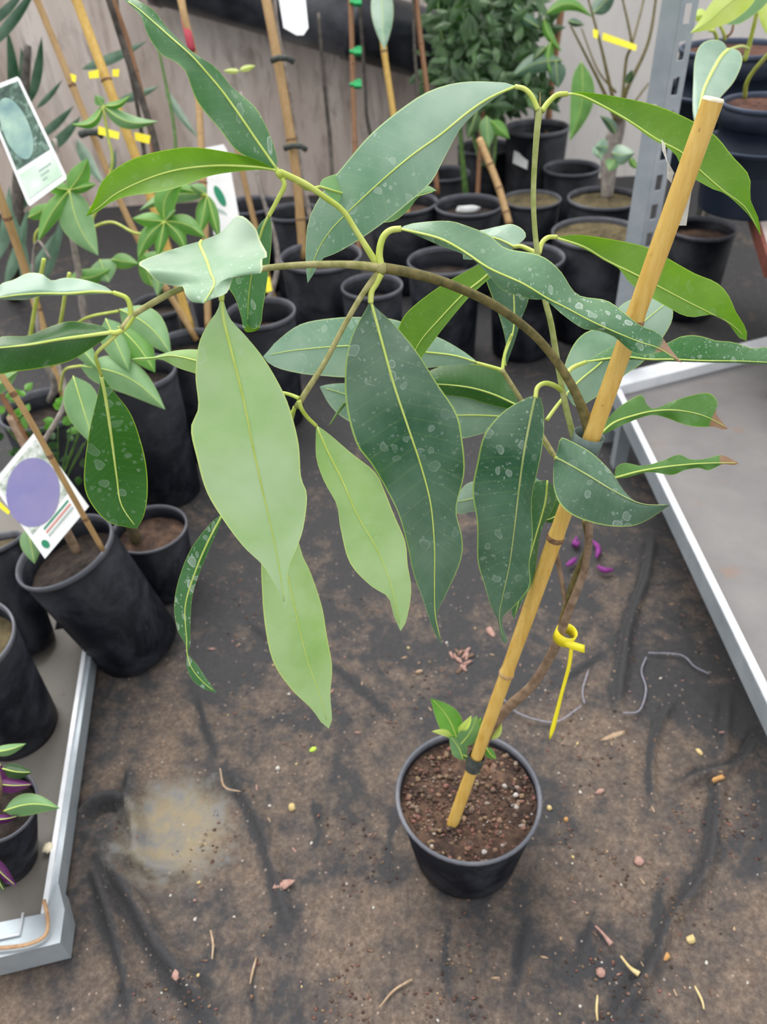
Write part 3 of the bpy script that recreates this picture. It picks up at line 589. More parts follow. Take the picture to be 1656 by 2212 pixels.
LF(T, [(683, 918), (705, 970), (740, 1040), (770, 1110), (810, 1180), (840, 1250), (855, 1310), (865, 1363)],
   [(682, 940), (683, 990), (700, 1040), (727, 1090), (735, 1140), (755, 1215), (800, 1265), (838, 1290), (850, 1330)],
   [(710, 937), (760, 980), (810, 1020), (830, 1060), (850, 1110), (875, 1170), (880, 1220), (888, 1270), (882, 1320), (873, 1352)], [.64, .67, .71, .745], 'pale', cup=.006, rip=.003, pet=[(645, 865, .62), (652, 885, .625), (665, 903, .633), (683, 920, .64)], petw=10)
LF(T, [(618, 1010), (605, 1100), (605, 1170), (625, 1260), (645, 1350), (665, 1430), (690, 1500), (710, 1574)],
   [(600, 1060), (575, 1130), (565, 1200), (565, 1260), (572, 1350), (590, 1430), (630, 1490), (672, 1530), (693, 1560)],
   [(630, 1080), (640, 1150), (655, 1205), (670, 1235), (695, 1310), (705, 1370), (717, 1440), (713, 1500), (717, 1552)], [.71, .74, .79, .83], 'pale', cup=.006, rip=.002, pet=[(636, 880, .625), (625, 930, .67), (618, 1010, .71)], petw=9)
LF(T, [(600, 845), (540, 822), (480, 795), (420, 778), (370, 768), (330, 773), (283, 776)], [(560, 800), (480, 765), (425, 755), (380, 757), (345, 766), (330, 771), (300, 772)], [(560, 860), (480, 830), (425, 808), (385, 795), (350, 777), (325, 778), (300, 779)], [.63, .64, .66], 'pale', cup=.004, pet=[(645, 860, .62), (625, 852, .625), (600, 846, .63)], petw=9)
# crumpled pale leaf, seen along its length
LF(T, [(435, 520), (432, 530), (445, 560), (455, 590), (462, 615), (440, 655)],
   [(400, 530), (345, 548), (299, 568), (315, 582), (335, 605), (352, 612), (378, 618), (395, 618), (400, 635), (415, 652)],
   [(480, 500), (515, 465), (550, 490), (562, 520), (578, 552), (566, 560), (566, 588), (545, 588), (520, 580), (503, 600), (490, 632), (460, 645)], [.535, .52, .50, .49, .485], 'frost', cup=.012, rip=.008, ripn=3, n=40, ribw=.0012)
LF(T, [(580, 465), (565, 500), (548, 570), (537, 640), (535, 700)], [(560, 485), (530, 540), (500, 590), (488, 612), (508, 645), (522, 690), (525, 712)], [(586, 485), (585, 540), (575, 620), (567, 670), (563, 700), (545, 712)], [.565, .59, .63, .66], 'streak', cup=.006, rip=.004, pet=[(606, 380, .555), (614, 400, .556), (600, 430, .56), (580, 468, .565)], petw=11)
LF(T, [(525, 700), (535, 706), (548, 705), (563, 708)], [(528, 695), (545, 693)], [(530, 716), (548, 716)], [.66, .66], 'vivid', rib=None, cup=.002)
LF(T, [(245, 632), (200, 630), (150, 634), (90, 634), (40, 637), (-15, 645)], [(225, 618), (180, 604), (140, 600), (112, 606), (90, 592), (60, 590), (30, 604), (0, 615)], [(200, 636), (150, 638), (90, 639), (60, 647), (30, 648), (0, 647)], [.505, .495, .485, .48], 'grey', cup=.01, rip=.003, pet=[(282, 685, .51), (281, 662, .508), (272, 643, .506), (245, 632, .505)], petw=12)
LF(T, [(240, 718), (190, 725), (130, 733), (60, 745), (-20, 753)], [(222, 705), (190, 698), (150, 694), (110, 705), (60, 725), (0, 728)], [(225, 733), (190, 757), (150, 780), (90, 795), (30, 803), (-10, 806)], [.505, .495, .485, .48], 'deep', cup=.008, ribw=.0014, pet=[(285, 685, .51), (272, 705, .507), (255, 718, .505), (235, 718, .505)], petw=14)
LF(T, [(218, 810), (228, 860), (240, 940), (252, 1030), (262, 1090), (296, 1142)],
   [(212, 850), (195, 920), (184, 990), (182, 1050), (198, 1090), (230, 1125), (265, 1137)], [(245, 845), (280, 890), (300, 940), (315, 1000), (319, 1060), (312, 1110), (300, 1135)], [.53, .56, .59, .61], 'deep', cup=.006, n=36, ribw=.0013,
   pet=[(262, 712, .506), (235, 738, .508), (208, 765, .512), (212, 790, .52), (219, 812, .53)], petw=9)
LF(T, [(482, 1108), (447, 1175), (420, 1240), (400, 1310), (403, 1380), (404, 1412), (415, 1445), (440, 1475), (468, 1497)],
   [(450, 1135), (410, 1190), (385, 1255), (376, 1310), (383, 1360), (400, 1392), (403, 1410), (403, 1440), (415, 1468), (440, 1488)], [(472, 1140), (450, 1190), (430, 1240), (415, 1290), (411, 1350), (411, 1390), (407, 1412), (425, 1435), (443, 1462)], [.70, .74, .78, .8], 'streak', cup=.004, n=40, pet=[(638, 880, .626), (580, 960, .66), (520, 1050, .69), (482, 1110, .7)], petw=8)
LF(T, [(1157, 852), (1146, 900), (1131, 980), (1120, 1060), (1112, 1130), (1100, 1220), (1085, 1290), (1078, 1335), (1090, 1392)],
   [(1120, 868), (1080, 895), (1045, 940), (1030, 1000), (1020, 1060), (1030, 1130), (1031, 1210), (1045, 1260), (1060, 1310), (1074, 1338), (1082, 1380)],
   [(1168, 860), (1175, 910), (1170, 970), (1160, 1020), (1148, 1080), (1150, 1160), (1143, 1220), (1144, 1265), (1115, 1305), (1084, 1337), (1096, 1385)], [.69, .70, .73, .765, .80], 'dark', cup=.008, rip=.003, n=44, rib='ribdull', ribw=.0012, pet=[(1215, 845, .71), (1195, 832, .70), (1175, 828, .695), (1160, 838, .692), (1156, 860, .69)], petw=12)
LF(T, [(1182, 1038), (1176, 1090), (1152, 1175), (1130, 1260), (1110, 1337)], [(1150, 1045), (1132, 1100), (1120, 1200), (1106, 1280), (1105, 1328)], [(1200, 1060), (1196, 1095), (1168, 1150), (1152, 1250), (1122, 1310)], [.77, .79, .82], 'streak', cup=.005)
LF(T, [(1235, 1085), (1215, 1105), (1190, 1120), (1170, 1125)], [(1220, 1080), (1190, 1085)], [(1222, 1120), (1195, 1130)], [.79, .79], 'deep', cup=.003)
LF(T, [(1200, 990), (1215, 996), (1273, 1029), (1328, 1062), (1385, 1088), (1447, 1091)],
   [(1206, 960), (1212, 945), (1237, 955), (1273, 975), (1302, 1000), (1324, 1025), (1346, 1058), (1371, 1083), (1400, 1091), (1430, 1089)],
   [(1195, 1010), (1196, 1055), (1210, 1090), (1240, 1115), (1290, 1132), (1340, 1138), (1380, 1132), (1420, 1110), (1437, 1098)], [.70, .68, .67, .68], 'dark', cup=.012, n=36, rib='ribdull', pet=[(1262, 985, .735), (1235, 985, .72), (1200, 990, .70)])
LF(T, [(1222, 852), (1255, 819), (1295, 786), (1345, 737), (1390, 695), (1442, 652)],
   [(1217, 800), (1238, 745), (1268, 716), (1310, 705), (1335, 665), (1365, 646), (1400, 640), (1430, 648)],
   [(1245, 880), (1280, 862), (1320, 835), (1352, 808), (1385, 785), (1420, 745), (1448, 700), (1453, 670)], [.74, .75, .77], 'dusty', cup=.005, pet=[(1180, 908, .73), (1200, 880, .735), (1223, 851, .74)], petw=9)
LF(T, [(1262, 782), (1344, 771), (1400, 776), (1451, 776), (1520, 779), (1600, 780), (1680, 784)],
   [(1300, 760), (1340, 745), (1400, 750), (1442, 741), (1463, 729), (1490, 724), (1518, 727), (1547, 736), (1583, 739), (1626, 753), (1656, 750)],
   [(1300, 781), (1344, 777), (1451, 781), (1520, 783), (1600, 785), (1656, 787)], [.72, .725, .73, .74], 'streak', cup=.006, ribw=.001, pet=[(1218, 815, .71), (1235, 795, .715), (1265, 782, .72)], petw=11)
LF(T, [(1292, 942), (1325, 913), (1370, 897), (1410, 888), (1460, 886), (1510, 895), (1545, 910), (1572, 926)],
   [(1305, 915), (1330, 885), (1370, 858), (1388, 854), (1395, 872), (1412, 883), (1450, 868), (1490, 855), (1530, 849), (1549, 868), (1546, 893), (1562, 914)],
   [(1310, 935), (1340, 920), (1390, 900), (1415, 897), (1440, 903), (1480, 918), (1510, 922), (1542, 922), (1560, 928)], [.735, .74, .75, .76], 'vivid_tip', cup=.004, rip=.004, ripn=4, n=40)
LF(T, [(1328, 1032), (1380, 1018), (1440, 1008), (1500, 1002), (1550, 1000), (1595, 1000)], [(1330, 1010), (1350, 1000), (1388, 1006), (1430, 995), (1465, 982), (1490, 992), (1520, 992), (1555, 983), (1580, 992)],
   [(1350, 1032), (1400, 1020), (1450, 1026), (1480, 1015), (1510, 1011), (1530, 1016), (1560, 1003), (1585, 1005)], [.745, .75, .76], 'vivid_tip', cup=.004, rip=.003, ripn=5, n=40)
stem(T, [(1292, 942, .735), (1285, 955, .735), (1275, 975, .735)], 9, 'petiole', 'petiole')
stem(T, [(1328, 1032, .745), (1300, 1045, .745), (1270, 1060, .755)], 8, 'petiole', 'petiole')

# --- stake, tape, ties
sb = P(985, 1757, 1.045); st = P(1540, 215, .55); sd = nrm(st-sb); SL = np.linalg.norm(st-sb)
sb2 = sb-sd*.03
stk = thing('bamboo_stake', sb2, 'thick yellow bamboo stake rising from the foreground pot with a clean-cut pale top', 'stake')
mb = MB(); prof = []
nodes = [.34, .56, .815]
for h in np.linspace(0, 1, 160):
    k = min(abs(h-q) for q in nodes); r = .0078+.0002*math.sin(h*30)+.0009*math.exp(-(k/.006)**2); prof.append((h, r))
lathe(mb, sb2, st, [(0, .0001)]+prof, 24)
mb.build('cane', M['bamboo'], stk)
mb = MB(); lathe(mb, sb2, st, [(.999, .0077), (1.0, .0077), (1.0015, .0068), (1.0015, .0001)], 24); mb.build('cut_end', M['cut'], stk)
for q in nodes[1:]:
    mb = MB(); lathe(mb, sb2, st, [(q-.004, .0083), (q-.002, .0091), (q+.001, .0089), (q+.003, .0082)], 24); mb.build('node_ring', M['node'], stk)
for q in nodes[:1]:
    mb = MB(); lathe(mb, sb2, st, [(q-.004, .0083), (q-.002, .0091), (q+.001, .0089), (q+.003, .0082)], 24); mb.build('node_ring', M['bamboo2'], stk)
def on_stake(y): # fraction from px y
    f = (1757-y)/1542; iz = (1/1.045)*(1-f)+(1/.55)*f; return P(985+555*f, y, 1/iz)
a = on_stake(1008)-CX*.003; c = on_stake(938)-CX*.003; mb = MB(); lathe(mb, a, c, [(0, .0125), (.5, .0135), (1, .0145), (1, .0135), (.5, .0128), (0, .0118)], 28)
tag(mb.build('stem_sleeve', M['sleeve']), 'dark grey-green sleeve binding the stem to the bamboo stake', 'plant tie')
mb = MB(); q = on_stake(455)
tpl = [P(1462, 400, .625), P(1495, 402, .63), P(1488, 445, .632), P(1482, 487, .635), P(1455, 487, .64), P(1463, 440, .635)]
prism(mb, tpl, nrm(_fw)*.0004); tag(mb.build('tape_scrap', M['tape'], smooth=False), 'scrap of clear tape sticking out right of the stake below its cut end', 'tape')
mb = MB(); tpl = [P(1428, 300, .60), P(1436, 310, .6), P(1440, 345, .6), P(1455, 372, .6), P(1450, 395, .605), P(1440, 385, .605), P(1441, 352, .6), P(1430, 325, .6)]
prism(mb, tpl, nrm(_fw)*.0004); tag(mb.build('tape_scrap', M['tape'], smooth=False), 'torn strip of clear tape hanging left of the stake below its cut end', 'tape')
mb = MB(); lathe(mb, on_stake(1660), on_stake(1632), [(0, .0098), (.5, .0108), (1, .0098)], 20); tag(mb.build('lower_tie', M['twine']), 'dark tie wound round the stake just above the soil', 'plant tie')
# yellow loop tie
def ribbon(mb, c, wd, th=.0006):
    """c centre pts, wd list of half width vectors"""
    c = np.array(c); n = len(c); vs = []
    for i in range(n):
        t = nrm(c[min(i+1, n-1)]-c[max(i-1, 0)]); wv = np.array(wd[i]); nn = nrm(np.cross(t, wv))*th
        vs += [c[i]-wv-nn, c[i]+wv-nn, c[i]+wv+nn, c[i]-wv+nn]
    fs = []
    for i in range(n-1):
        for k in range(4): fs.append((i*4+k, i*4+(k+1) % 4, (i+1)*4+(k+1) % 4, (i+1)*4+k))
    fs += [(3, 2, 1, 0), ((n-1)*4, (n-1)*4+1, (n-1)*4+2, (n-1)*4+3)]; mb.add(vs, fs)
yt = thing('yellow_plant_tie', P(1220, 1390, .86), 'bright yellow strap tie looped round the stem beside the stake, with a long hanging tail', 'plant tie')
c0 = P(1220, 1372, .868); axd = nrm(P(1240, 1320, .84)-P(1200, 1400, .88)); u = nrm(np.cross(axd, _fw)); v = np.cross(axd, u); mb = MB()
pts = [c0+.0115*(math.cos(a)*u+math.sin(a)*v) for a in np.linspace(0, 2*math.pi, 40)]
ribbon(mb, pts, [(axd*.55+_ri*.0)*.0135]*40); mb.build('loop', M['yellow'], yt)
mb = MB(); ribbon(mb, [P(*q) for q in cr_sample([(1206, 1374, .864), (1222, 1388, .858), (1242, 1396, .857), (1262, 1402, .858)], 10)], [(CY*.0045)]*10); mb.build('buckle', M['yellow'], yt)
mb = MB(); pp = cr_sample([(1234, 1398, .86), (1228, 1440, .868), (1212, 1500, .88), (1197, 1560, .893), (1187, 1596, .9)], 20); ribbon(mb, [P(*q) for q in pp], [CX*w_ for w_ in np.interp(np.linspace(0, 1, 20), [0, .5, .9, 1], [.0022, .0018, .0026, .0008])], .0008); mb.build('tail', M['yellow'], yt)

# --- seedling in the pot
sg = thing('seedling', P(1012, 1650, 1.04), 'small bright green seedling sprouting beside the stake in the foreground pot', 'seedling')
stem(sg, [(1015, 1660, 1.04), (1000, 1620, 1.0), (990, 1590, .985)], 6, 'gstem', 'stem')
for (b_, tp, wd, mm, z1) in [((988, 1600), (930, 1508), 52, 'bright', .95), ((990, 1612), (1030, 1545), 42, 'mid', .955), ((985, 1585), (1018, 1545), 18, 'lime', .94), ((982, 1592), (932, 1580), 15, 'lime', .95), ((1005, 1590), (1040, 1548), 20, 'bright', .96),
                           ((1000, 1640), (970, 1590), 36, 'mid', .98), ((1010, 1635), (975, 1628), 24, 'mid', .99), ((1062, 1598), (1083, 1562), 15, 'lime', .98), ((1050, 1615), (1072, 1640), 20, 'bright', 1.0), ((1010, 1650), (1035, 1672), 20, 'bright', 1.02), ((1015, 1630), (1040, 1655), 18, 'bright', 1.0)]:
    sleaf(sg, b_, tp, wd, .99, z1, mm, .08, .004)
mb = MB(); tube(mb, [P(*q) for q in cr_sample([(1040, 1665, 1.03), (1048, 1655, 1.02), (1055, 1668, 1.02), (1068, 1650, 1.02)], 12)], .0035, 8)
mb.add([P(1035, 1650, 1.02), P(1060, 1640, 1.02), P(1072, 1658, 1.03), P(1050, 1678, 1.035), P(1036, 1668, 1.03)], [(0, 1, 2, 3, 4)])
tag(mb.build('dry_leaf', noisy('dry_leaf_brown', (.25, .14, .09), (.4, .27, .2), 60, .8, .4)), 'curled dry brown leaf scrap on the foreground pot soil', 'dry leaf')

# ================================================================ BACKGROUND POTS
A_, ac, ar = pot_px('potted_tree', 137, 1187, 110, .27, 'tall black pot leaning on the left bench rail, its trunk behind the purple-fruit card', 'potted tree', base=(300, 1393), taper=.92, soil='soild', fill=.84)
B_, bc, br = pot_px('potted_tree', 322, 1140, 80, .16, 'black pot with mossy stub behind the leaning tall pot, left of the hanging leaves', 'potted tree', taper=.85, soil='soil', fill=.8)
C_, cc, crr = pot_px('plant_pot', -85, 1378, 108, .32, 'large black pot cut off by the left edge, standing on the left bench', 'pot', floor=BL, taper=.9, soil='moss', base=(40, 1570))
D_, dc, dr = pot_px('plant_pot', -35, 1178, 78, .25, 'black pot of mossy soil at the left edge, behind the big one on the bench', 'pot', floor=BL, taper=.8, soil='moss', fill=.93, base=(60, 1400))
E1, _, _ = pot_px('potted_sapling', 405, 745, 82, .30, 'tall black pot behind the pale hanging leaves, holding canes at left', 'potted sapling', taper=.85, soil='soild')
E2, _, _ = pot_px('potted_sapling', 300, 800, 78, .34, 'tall dusty black pot right of the deep green hanging leaf', 'potted sapling', taper=.88, soil='soild')
E3, _, _ = pot_px('plant_pot', 90, 880, 88, .32, 'black pot under the small-leaved shrub at left', 'pot', taper=.88, soil='soild')
E4, _, _ = pot_px('plant_pot', 345, 655, 62, .3, 'black pot behind the palmate leaves at left', 'pot', taper=.85, soil='soild')
F_, _, _ = pot_px('potted_sapling', 562, 672, 75, .32, 'black pot with crumbly soil just right of the spotted hanging leaf', 'potted sapling', taper=.85, soil='soil', fill=.78)
Gp, _, _ = pot_px('potted_sapling', 692, 550, 88, .32, 'wide black pot behind the big grey-green leaf tip', 'potted sapling', taper=.85, soil='soild', fill=.82)
Hp, _, _ = pot_px('plant_pot', 868, 435, 76, .3, 'black pot behind the right edge of the big grey-green leaf', 'pot', taper=.85, soil='soil', fill=.85)
Ip, _, _ = pot_px('potted_sapling', 1012, 440, 73, .3, 'black pot with green stem and a white scrap on its soil, mid background', 'potted sapling', taper=.85, soil='soild', fill=.85)
Jp, _, _ = pot_px('plant_pot', 1148, 428, 62, .28, 'black pot brimful of olive moss, behind the thin upright green stem', 'pot', taper=.85, soil='moss', fill=.96)
Kp, _, _ = pot_px('plant_pot', 1138, 552, 80, .3, 'empty-looking black pot with pale rim behind the wavy spotted leaf', 'pot', taper=.82, soil='soild', fill=.6)
Lp, _, _ = pot_px('potted_shrub', 1305, 425, 77, .3, 'black mossy pot with a bare twiggy shrub, left of the slotted post', 'potted shrub', taper=.85, soil='moss', fill=.93)
Mp, _, _ = pot_px('plant_pot', 1290, 500, 96, .32, 'widest mossy black pot in front of the twiggy shrub pot', 'pot', taper=.85, soil='moss', fill=.95)
Np, _, _ = pot_px('potted_sapling', 1160, 272, 68, .4, 'black pot with a small white sticker, furthest back beside the dark bush', 'potted sapling', taper=.85, soil='soil', fill=.78)
Op, _, _ = pot_px('potted_sapling', 1515, 490, 72, .28, 'black pot with single thin trunk on the floor right of the stake', 'potted sapling', taper=.85, soil='soil', fill=.86)
extra = [(540, 440, 60, 'black pot partly hidden left of the canes behind the forked twig'), (632, 455, 58, 'black pot under the twin tied canes in mid background'), (960, 372, 55, 'black pot behind the green-stemmed sapling pot'), (1235, 360, 60, 'black pot in deep shade between the sticker pot and the twiggy shrub'), (1048, 315, 60, 'black pot under the dark bush foliage'), (803, 615, 66, 'black pot right of the wide pot in mid background, behind the forked twig joint'), (960, 560, 80, 'black pot behind the curved petiole of the wavy spotted leaf'), (460, 560, 66, 'black pot behind the crumpled pale leaf')]
for x, y, hw, lab in extra:
    pot_px('plant_pot', x, y, hw, .3, lab, 'pot', taper=.88, soil='soild', fill=.8)
P1, _, _ = pot_px('potted_sapling', 1592, 100, 118, .80, 'blue-black pot of red-brown peat on the right shelf, behind the heart-shaped leaf', 'potted sapling', floor=SH, taper=.85, soil='soilr', m='potblue', lip='lipb', rid=True, fill=.95)
P2, _, _ = pot_px('potted_sapling', 1664, 218, 98, .75, 'blue-black pot at the right edge of the shelf, in front of the peat pot', 'potted sapling', floor=SH, taper=.85, soil='soilr', m='potblue', lip='lipb', rid=True, fill=.95)
Q_, qc, qr = pot_px('potted_purple_plant', -12, 1735, 85, .23, 'small black pot with purple and green leaves on the left bench', 'potted plant', floor=BL, taper=.82, soil='soild', base=(15, 1855))
for pt, hx in ((P1, 1), (P2, 2)):
    pass
# sticker, scraps
def card(name, quad, z, mt, label, cat, th=.0008, parent=None):
    zz = z if hasattr(z, '__len__') else [z]*len(quad)
    mb = MB(); prism(mb, [P(x, y, q) for (x, y), q in zip(quad, zz)][::-1], _fw*th); o = mb.build(name, mt, parent, smooth=False)
    if label: tag(o, label, cat)
    return o
zN = dep(G(1125, 345, .3))-.0
card('pot_sticker', [(1110, 325), (1141, 340), (1138, 366), (1107, 352)], dep(G(1160, 300, .33))-.14, M['white'], 'small white sticker on the furthest black pot beside the dark bush', 'sticker')
mb = MB(); blob(mb, G(1008, 452, .27), .03, (1.3, .6, .4), .4, 3); tag(mb.build('paper_scrap', M['white']), 'crumpled white scrap on the soil of the green-stemmed sapling pot', 'scrap')

# --- canes and trunks in the background
def cane(pts, wpx, m, label, nd=3, root=None, name='bamboo_cane'):
    s = np.array([(*p,) for p in pts], float)
    w3 = [P(*q) for q in cr_sample(s, 30, 2)]; zz = cr_sample(s, 30, 2)[:, 2]
    base = w3[0] if w3[0][2] < w3[-1][2] else w3[-1]
    o = thing(name, base, label, 'cane'); mb = MB()
    rr = np.array([wpx/2*zm/F for zm in zz]); rr = np.full(30, rr.mean())
    for i in (4, 12, 20, 27): rr[i] *= 1.12
    tube(mb, w3, rr, 12); mb.build('cane_shaft', M[m], o)
    for i in (4, 12, 20)[:nd]:
        mb = MB(); d = nrm(w3[i+1]-w3[i-1]); lathe(mb, w3[i]-d*.004, w3[i]+d*.004, [(0, rr[i]*.95), (.5, rr[i]*1.12), (1, rr[i]*.95)], 12); mb.build('cane_node', M['node'], o)
    return o
cane([(425, 735, 1.95), (290, 500, 1.85), (187, 260, 1.75), (80, 0, 1.65), (50, -70, 1.6)], 14, 'bamboo2', 'tan bamboo cane at far left, passing behind the pinned fruit card corner')
cane([(415, 720, 2.0), (330, 440, 1.9), (240, 200, 1.8), (165, 0, 1.75), (140, -70, 1.7)], 20, 'bamboo', 'thickest yellow bamboo cane in the left background')
cane([(345, 650, 2.1), (330, 330, 2.0), (285, 120, 1.95), (245, 0, 1.9), (225, -60, 1.9)], 10, 'bamboo3', 'thin brown cane next to the blackish trunk in the left background')
cane([(190, 960, 1.75), (140, 860, 1.7), (60, 600, 1.6), (0, 425, 1.5), (-60, 250, 1.45)], 17, 'bamboo2', 'tan bamboo cane at the left edge, passing behind the folded grey-green leaf')
cane([(222, 1188, 1.27), (150, 1060, 1.17), (60, 900, 1.08), (0, 805, 1.04), (-60, 700, 1.01)], 13, 'bamboo2', 'thin tan cane in front of the purple-fruit card')
cane([(655, 560, 2.35), (640, 380, 2.25), (605, 160, 2.15), (575, 0, 2.1), (562, -60, 2.1)], 20, 'bamboo2', 'pale bamboo cane tied to a trunk below the blank white tag')
cane([(775, 560, 2.5), (766, 310, 2.45), (760, 100, 2.4), (755, -50, 2.35)], 11, 'bamboo3', 'reddish cane clipped in green to a thin trunk before the duct')
cane([(880, 470, 2.6), (850, 250, 2.5), (828, 100, 2.45), (815, -50, 2.4)], 13, 'bamboo', 'ochre cane under the single hanging grey leaf')
cane([(945, 420, 2.7), (925, 220, 2.6), (905, 60, 2.55), (895, -50, 2.5)], 11, 'bamboo3', 'brown cane at the left side of the dark bush')
cane([(1180, 300, 3.1), (1195, 150, 3.0), (1215, 0, 2.9), (1222, -50, 2.9)], 14, 'bamboo3', 'reddish brown cane standing in the sticker pot')
cane([(1030, 455, 2.8), (1035, 340, 2.75), (1045, 200, 2.7)], 10, 'bamboo3', 'upright brown cane beside the green stem in mid background')
cane([(1100, 485, 2.5), (1075, 400, 2.5), (1035, 300, 2.5)], 15, 'bamboo2', 'short leaning tan cane between the green stem pot and the moss pot')
cane([(450, 720, 1.98), (440, 420, 1.9), (423, 150, 1.85), (397, 30, 1.8), (380, -60, 1.8)], 15, 'bamboo2', 'tan cane banded with pinkish red tape near its top')
cane([(610, 720, dep(G(610, 720, 0))), (530, 400, 2.4), (490, 200, 2.3)], 12, 'bamboo2', 'short tan cane right of the white card with the green oval')
cane([(90, 1000, 1.5), (30, 900, 1.45), (-40, 780, 1.4)], 12, 'bamboo3', 'short brown cane at the left edge above the purple-fruit card')
mb = MB(); w3 = [P(x, y, 1.815) for x, y in ((399, 40), (406, 72), (414, 108))]; tube(mb, w3, .0092, 14); tag(mb.build('red_tape', M['red']), 'band of pinkish red tape round a cane near the top left', 'tape')
def trunk(root, pts, w, m='grtrunk', name='trunk'): return stem(root, pts, w, m, name)
trunk(E1, [(405, 745, 2.1), (395, 690, 2.0), (372, 560, 2.0), (340, 330, 1.95), (270, 110, 1.9), (235, 0, 1.85), (215, -60, 1.85)], [20, 16, 14, 13], 'dktrunk')
trunk(E4, [(345, 655, 2.25), (330, 500, 2.2), (300, 250, 2.1), (260, 60, 2.0), (245, -60, 2.0)], [11, 9, 8], 'dktrunk')
trunk(E2, [(300, 810, 1.95), (225, 740, 1.8), (185, 690, 1.75), (172, 600, 1.7), (150, 480, 1.65), (118, 300, 1.62)], [18, 16, 12, 9], 'grtrunk')
trunk(E3, [(100, 880, 1.75), (118, 830, 1.65), (90, 760, 1.6), (72, 600, 1.55), (80, 520, 1.5), (110, 560, 1.5)], [16, 12, 9, 7, 5], 'grtrunk')
trunk(Gp, [(692, 555, 2.35), (655, 400, 2.3), (625, 200, 2.2), (598, 60, 2.15), (590, -50, 2.1)], [12, 11, 9], 'grtrunk')
trunk(Gp, [(735, 540, 2.4), (720, 420, 2.4), (712, 300, 2.4), (700, 180, 2.35), (690, 60, 2.3), (688, 30, 2.3)], [10, 9, 7], 'dktrunk')
trunk(Hp, [(868, 440, 2.6), (800, 290, 2.55), (788, 180, 2.5), (780, 60, 2.45), (772, -50, 2.4)], [10, 8, 7], 'dktrunk')
trunk(Hp, [(880, 440, 2.6), (905, 300, 2.6), (895, 100, 2.55), (890, -50, 2.5)], [10, 8, 6], 'dktrunk')
trunk(Ip, [(1008, 445, 2.85), (1003, 390, 2.8), (997, 330, 2.75), (992, 260, 2.7)], [14, 12, 9], 'gstem')
trunk(Np, [(1160, 290, 3.2), (1152, 130, 3.0), (1150, 0, 2.9), (1150, -50, 2.9)], [9, 7, 6], 'dktrunk')
trunk(F_, [(562, 700, 2.2), (600, 560, 2.15), (560, 400, 2.1), (520, 200, 2.1)], [12, 9, 6], 'grtrunk')
trunk(Op, [(1515, 495, 2.5), (1525, 450, 2.45), (1532, 400, 2.4), (1540, 330, 2.35)], [15, 12, 9], 'grtrunk')
trunk(A_, [(168, 1195, 1.36), (140, 1140, 1.34), (105, 1060, 1.33), (40, 940, 1.32), (20, 900, 1.32)], [20, 19, 17, 14], 'wood')
trunk(A_, [(50, 1010, 1.33), (90, 960, 1.32), (140, 870, 1.31), (130, 800, 1.3), (100, 740, 1.3)], [12, 11, 9], 'grtrunk', 'branch')
trunk(B_, [(300, 1190, 1.6), (288, 1150, 1.55), (270, 1110, 1.53)], [26, 24, 17], 'moss')
trunk(E1, [(350, 640, 2.05), (345, 560, 2.0), (380, 330, 1.95), (340, 90, 1.9)], [9, 8, 6], 'gstem')
# diagonal green stem and strap leaves: big strap plant at top left
ya = thing('strap_leaf_plant', G(40, 560, .0)+np.array([-.3, 0, 0]), 'dark strap-leaved plant in the top left corner behind the canes', 'plant')
for (b_, tp, wd, z0, z1) in [((-30, 110), (85, -40), 26, 2.1, 1.9), ((-30, 60), (60, -30), 22, 2.2, 2.0), ((65, 225), (90, 78), 22, 2.3, 2.1), ((78, 235), (135, 172), 13, 2.3, 2.2), ((30, 250), (15, 60), 26, 2.4, 2.2), ((50, 240), (45, 100), 24, 2.4, 2.3), ((80, 300), (160, 228), 20, 2.4, 2.3), ((100, 330), (175, 250), 24, 2.4, 2.3), ((175, 150), (318, 88), 24, 2.6, 2.5),
                           ((250, 220), (345, 185), 20, 2.6, 2.6), ((165, 300), (225, 400), 26, 2.4, 2.3), ((355, 190), (430, 300), 18, 2.6, 2.5), ((10, 620), (60, 450), 26, 2.3, 2.3), ((30, 640), (120, 500), 24, 2.3, 2.3), ((0, 560), (20, 400), 26, 2.2, 2.2), ((60, 640), (20, 440), 24, 2.3, 2.3), ((220, 440), (250, 320), 22, 2.5, 2.5), ((90, 620), (140, 440), 20, 2.4, 2.4), ((10, 480), (90, 380), 24, 2.4, 2.4)]:
    sleaf(ya, b_, tp, wd, z0, z1, 'strap', .03, .004, rib=None)
stem(ya, [(28, 640, dep(G(28, 640, 0))), (32, 560, 2.42), (40, 400, 2.35), (60, 100, 2.3)], [30, 26, 16], 'dktrunk', 'trunk')

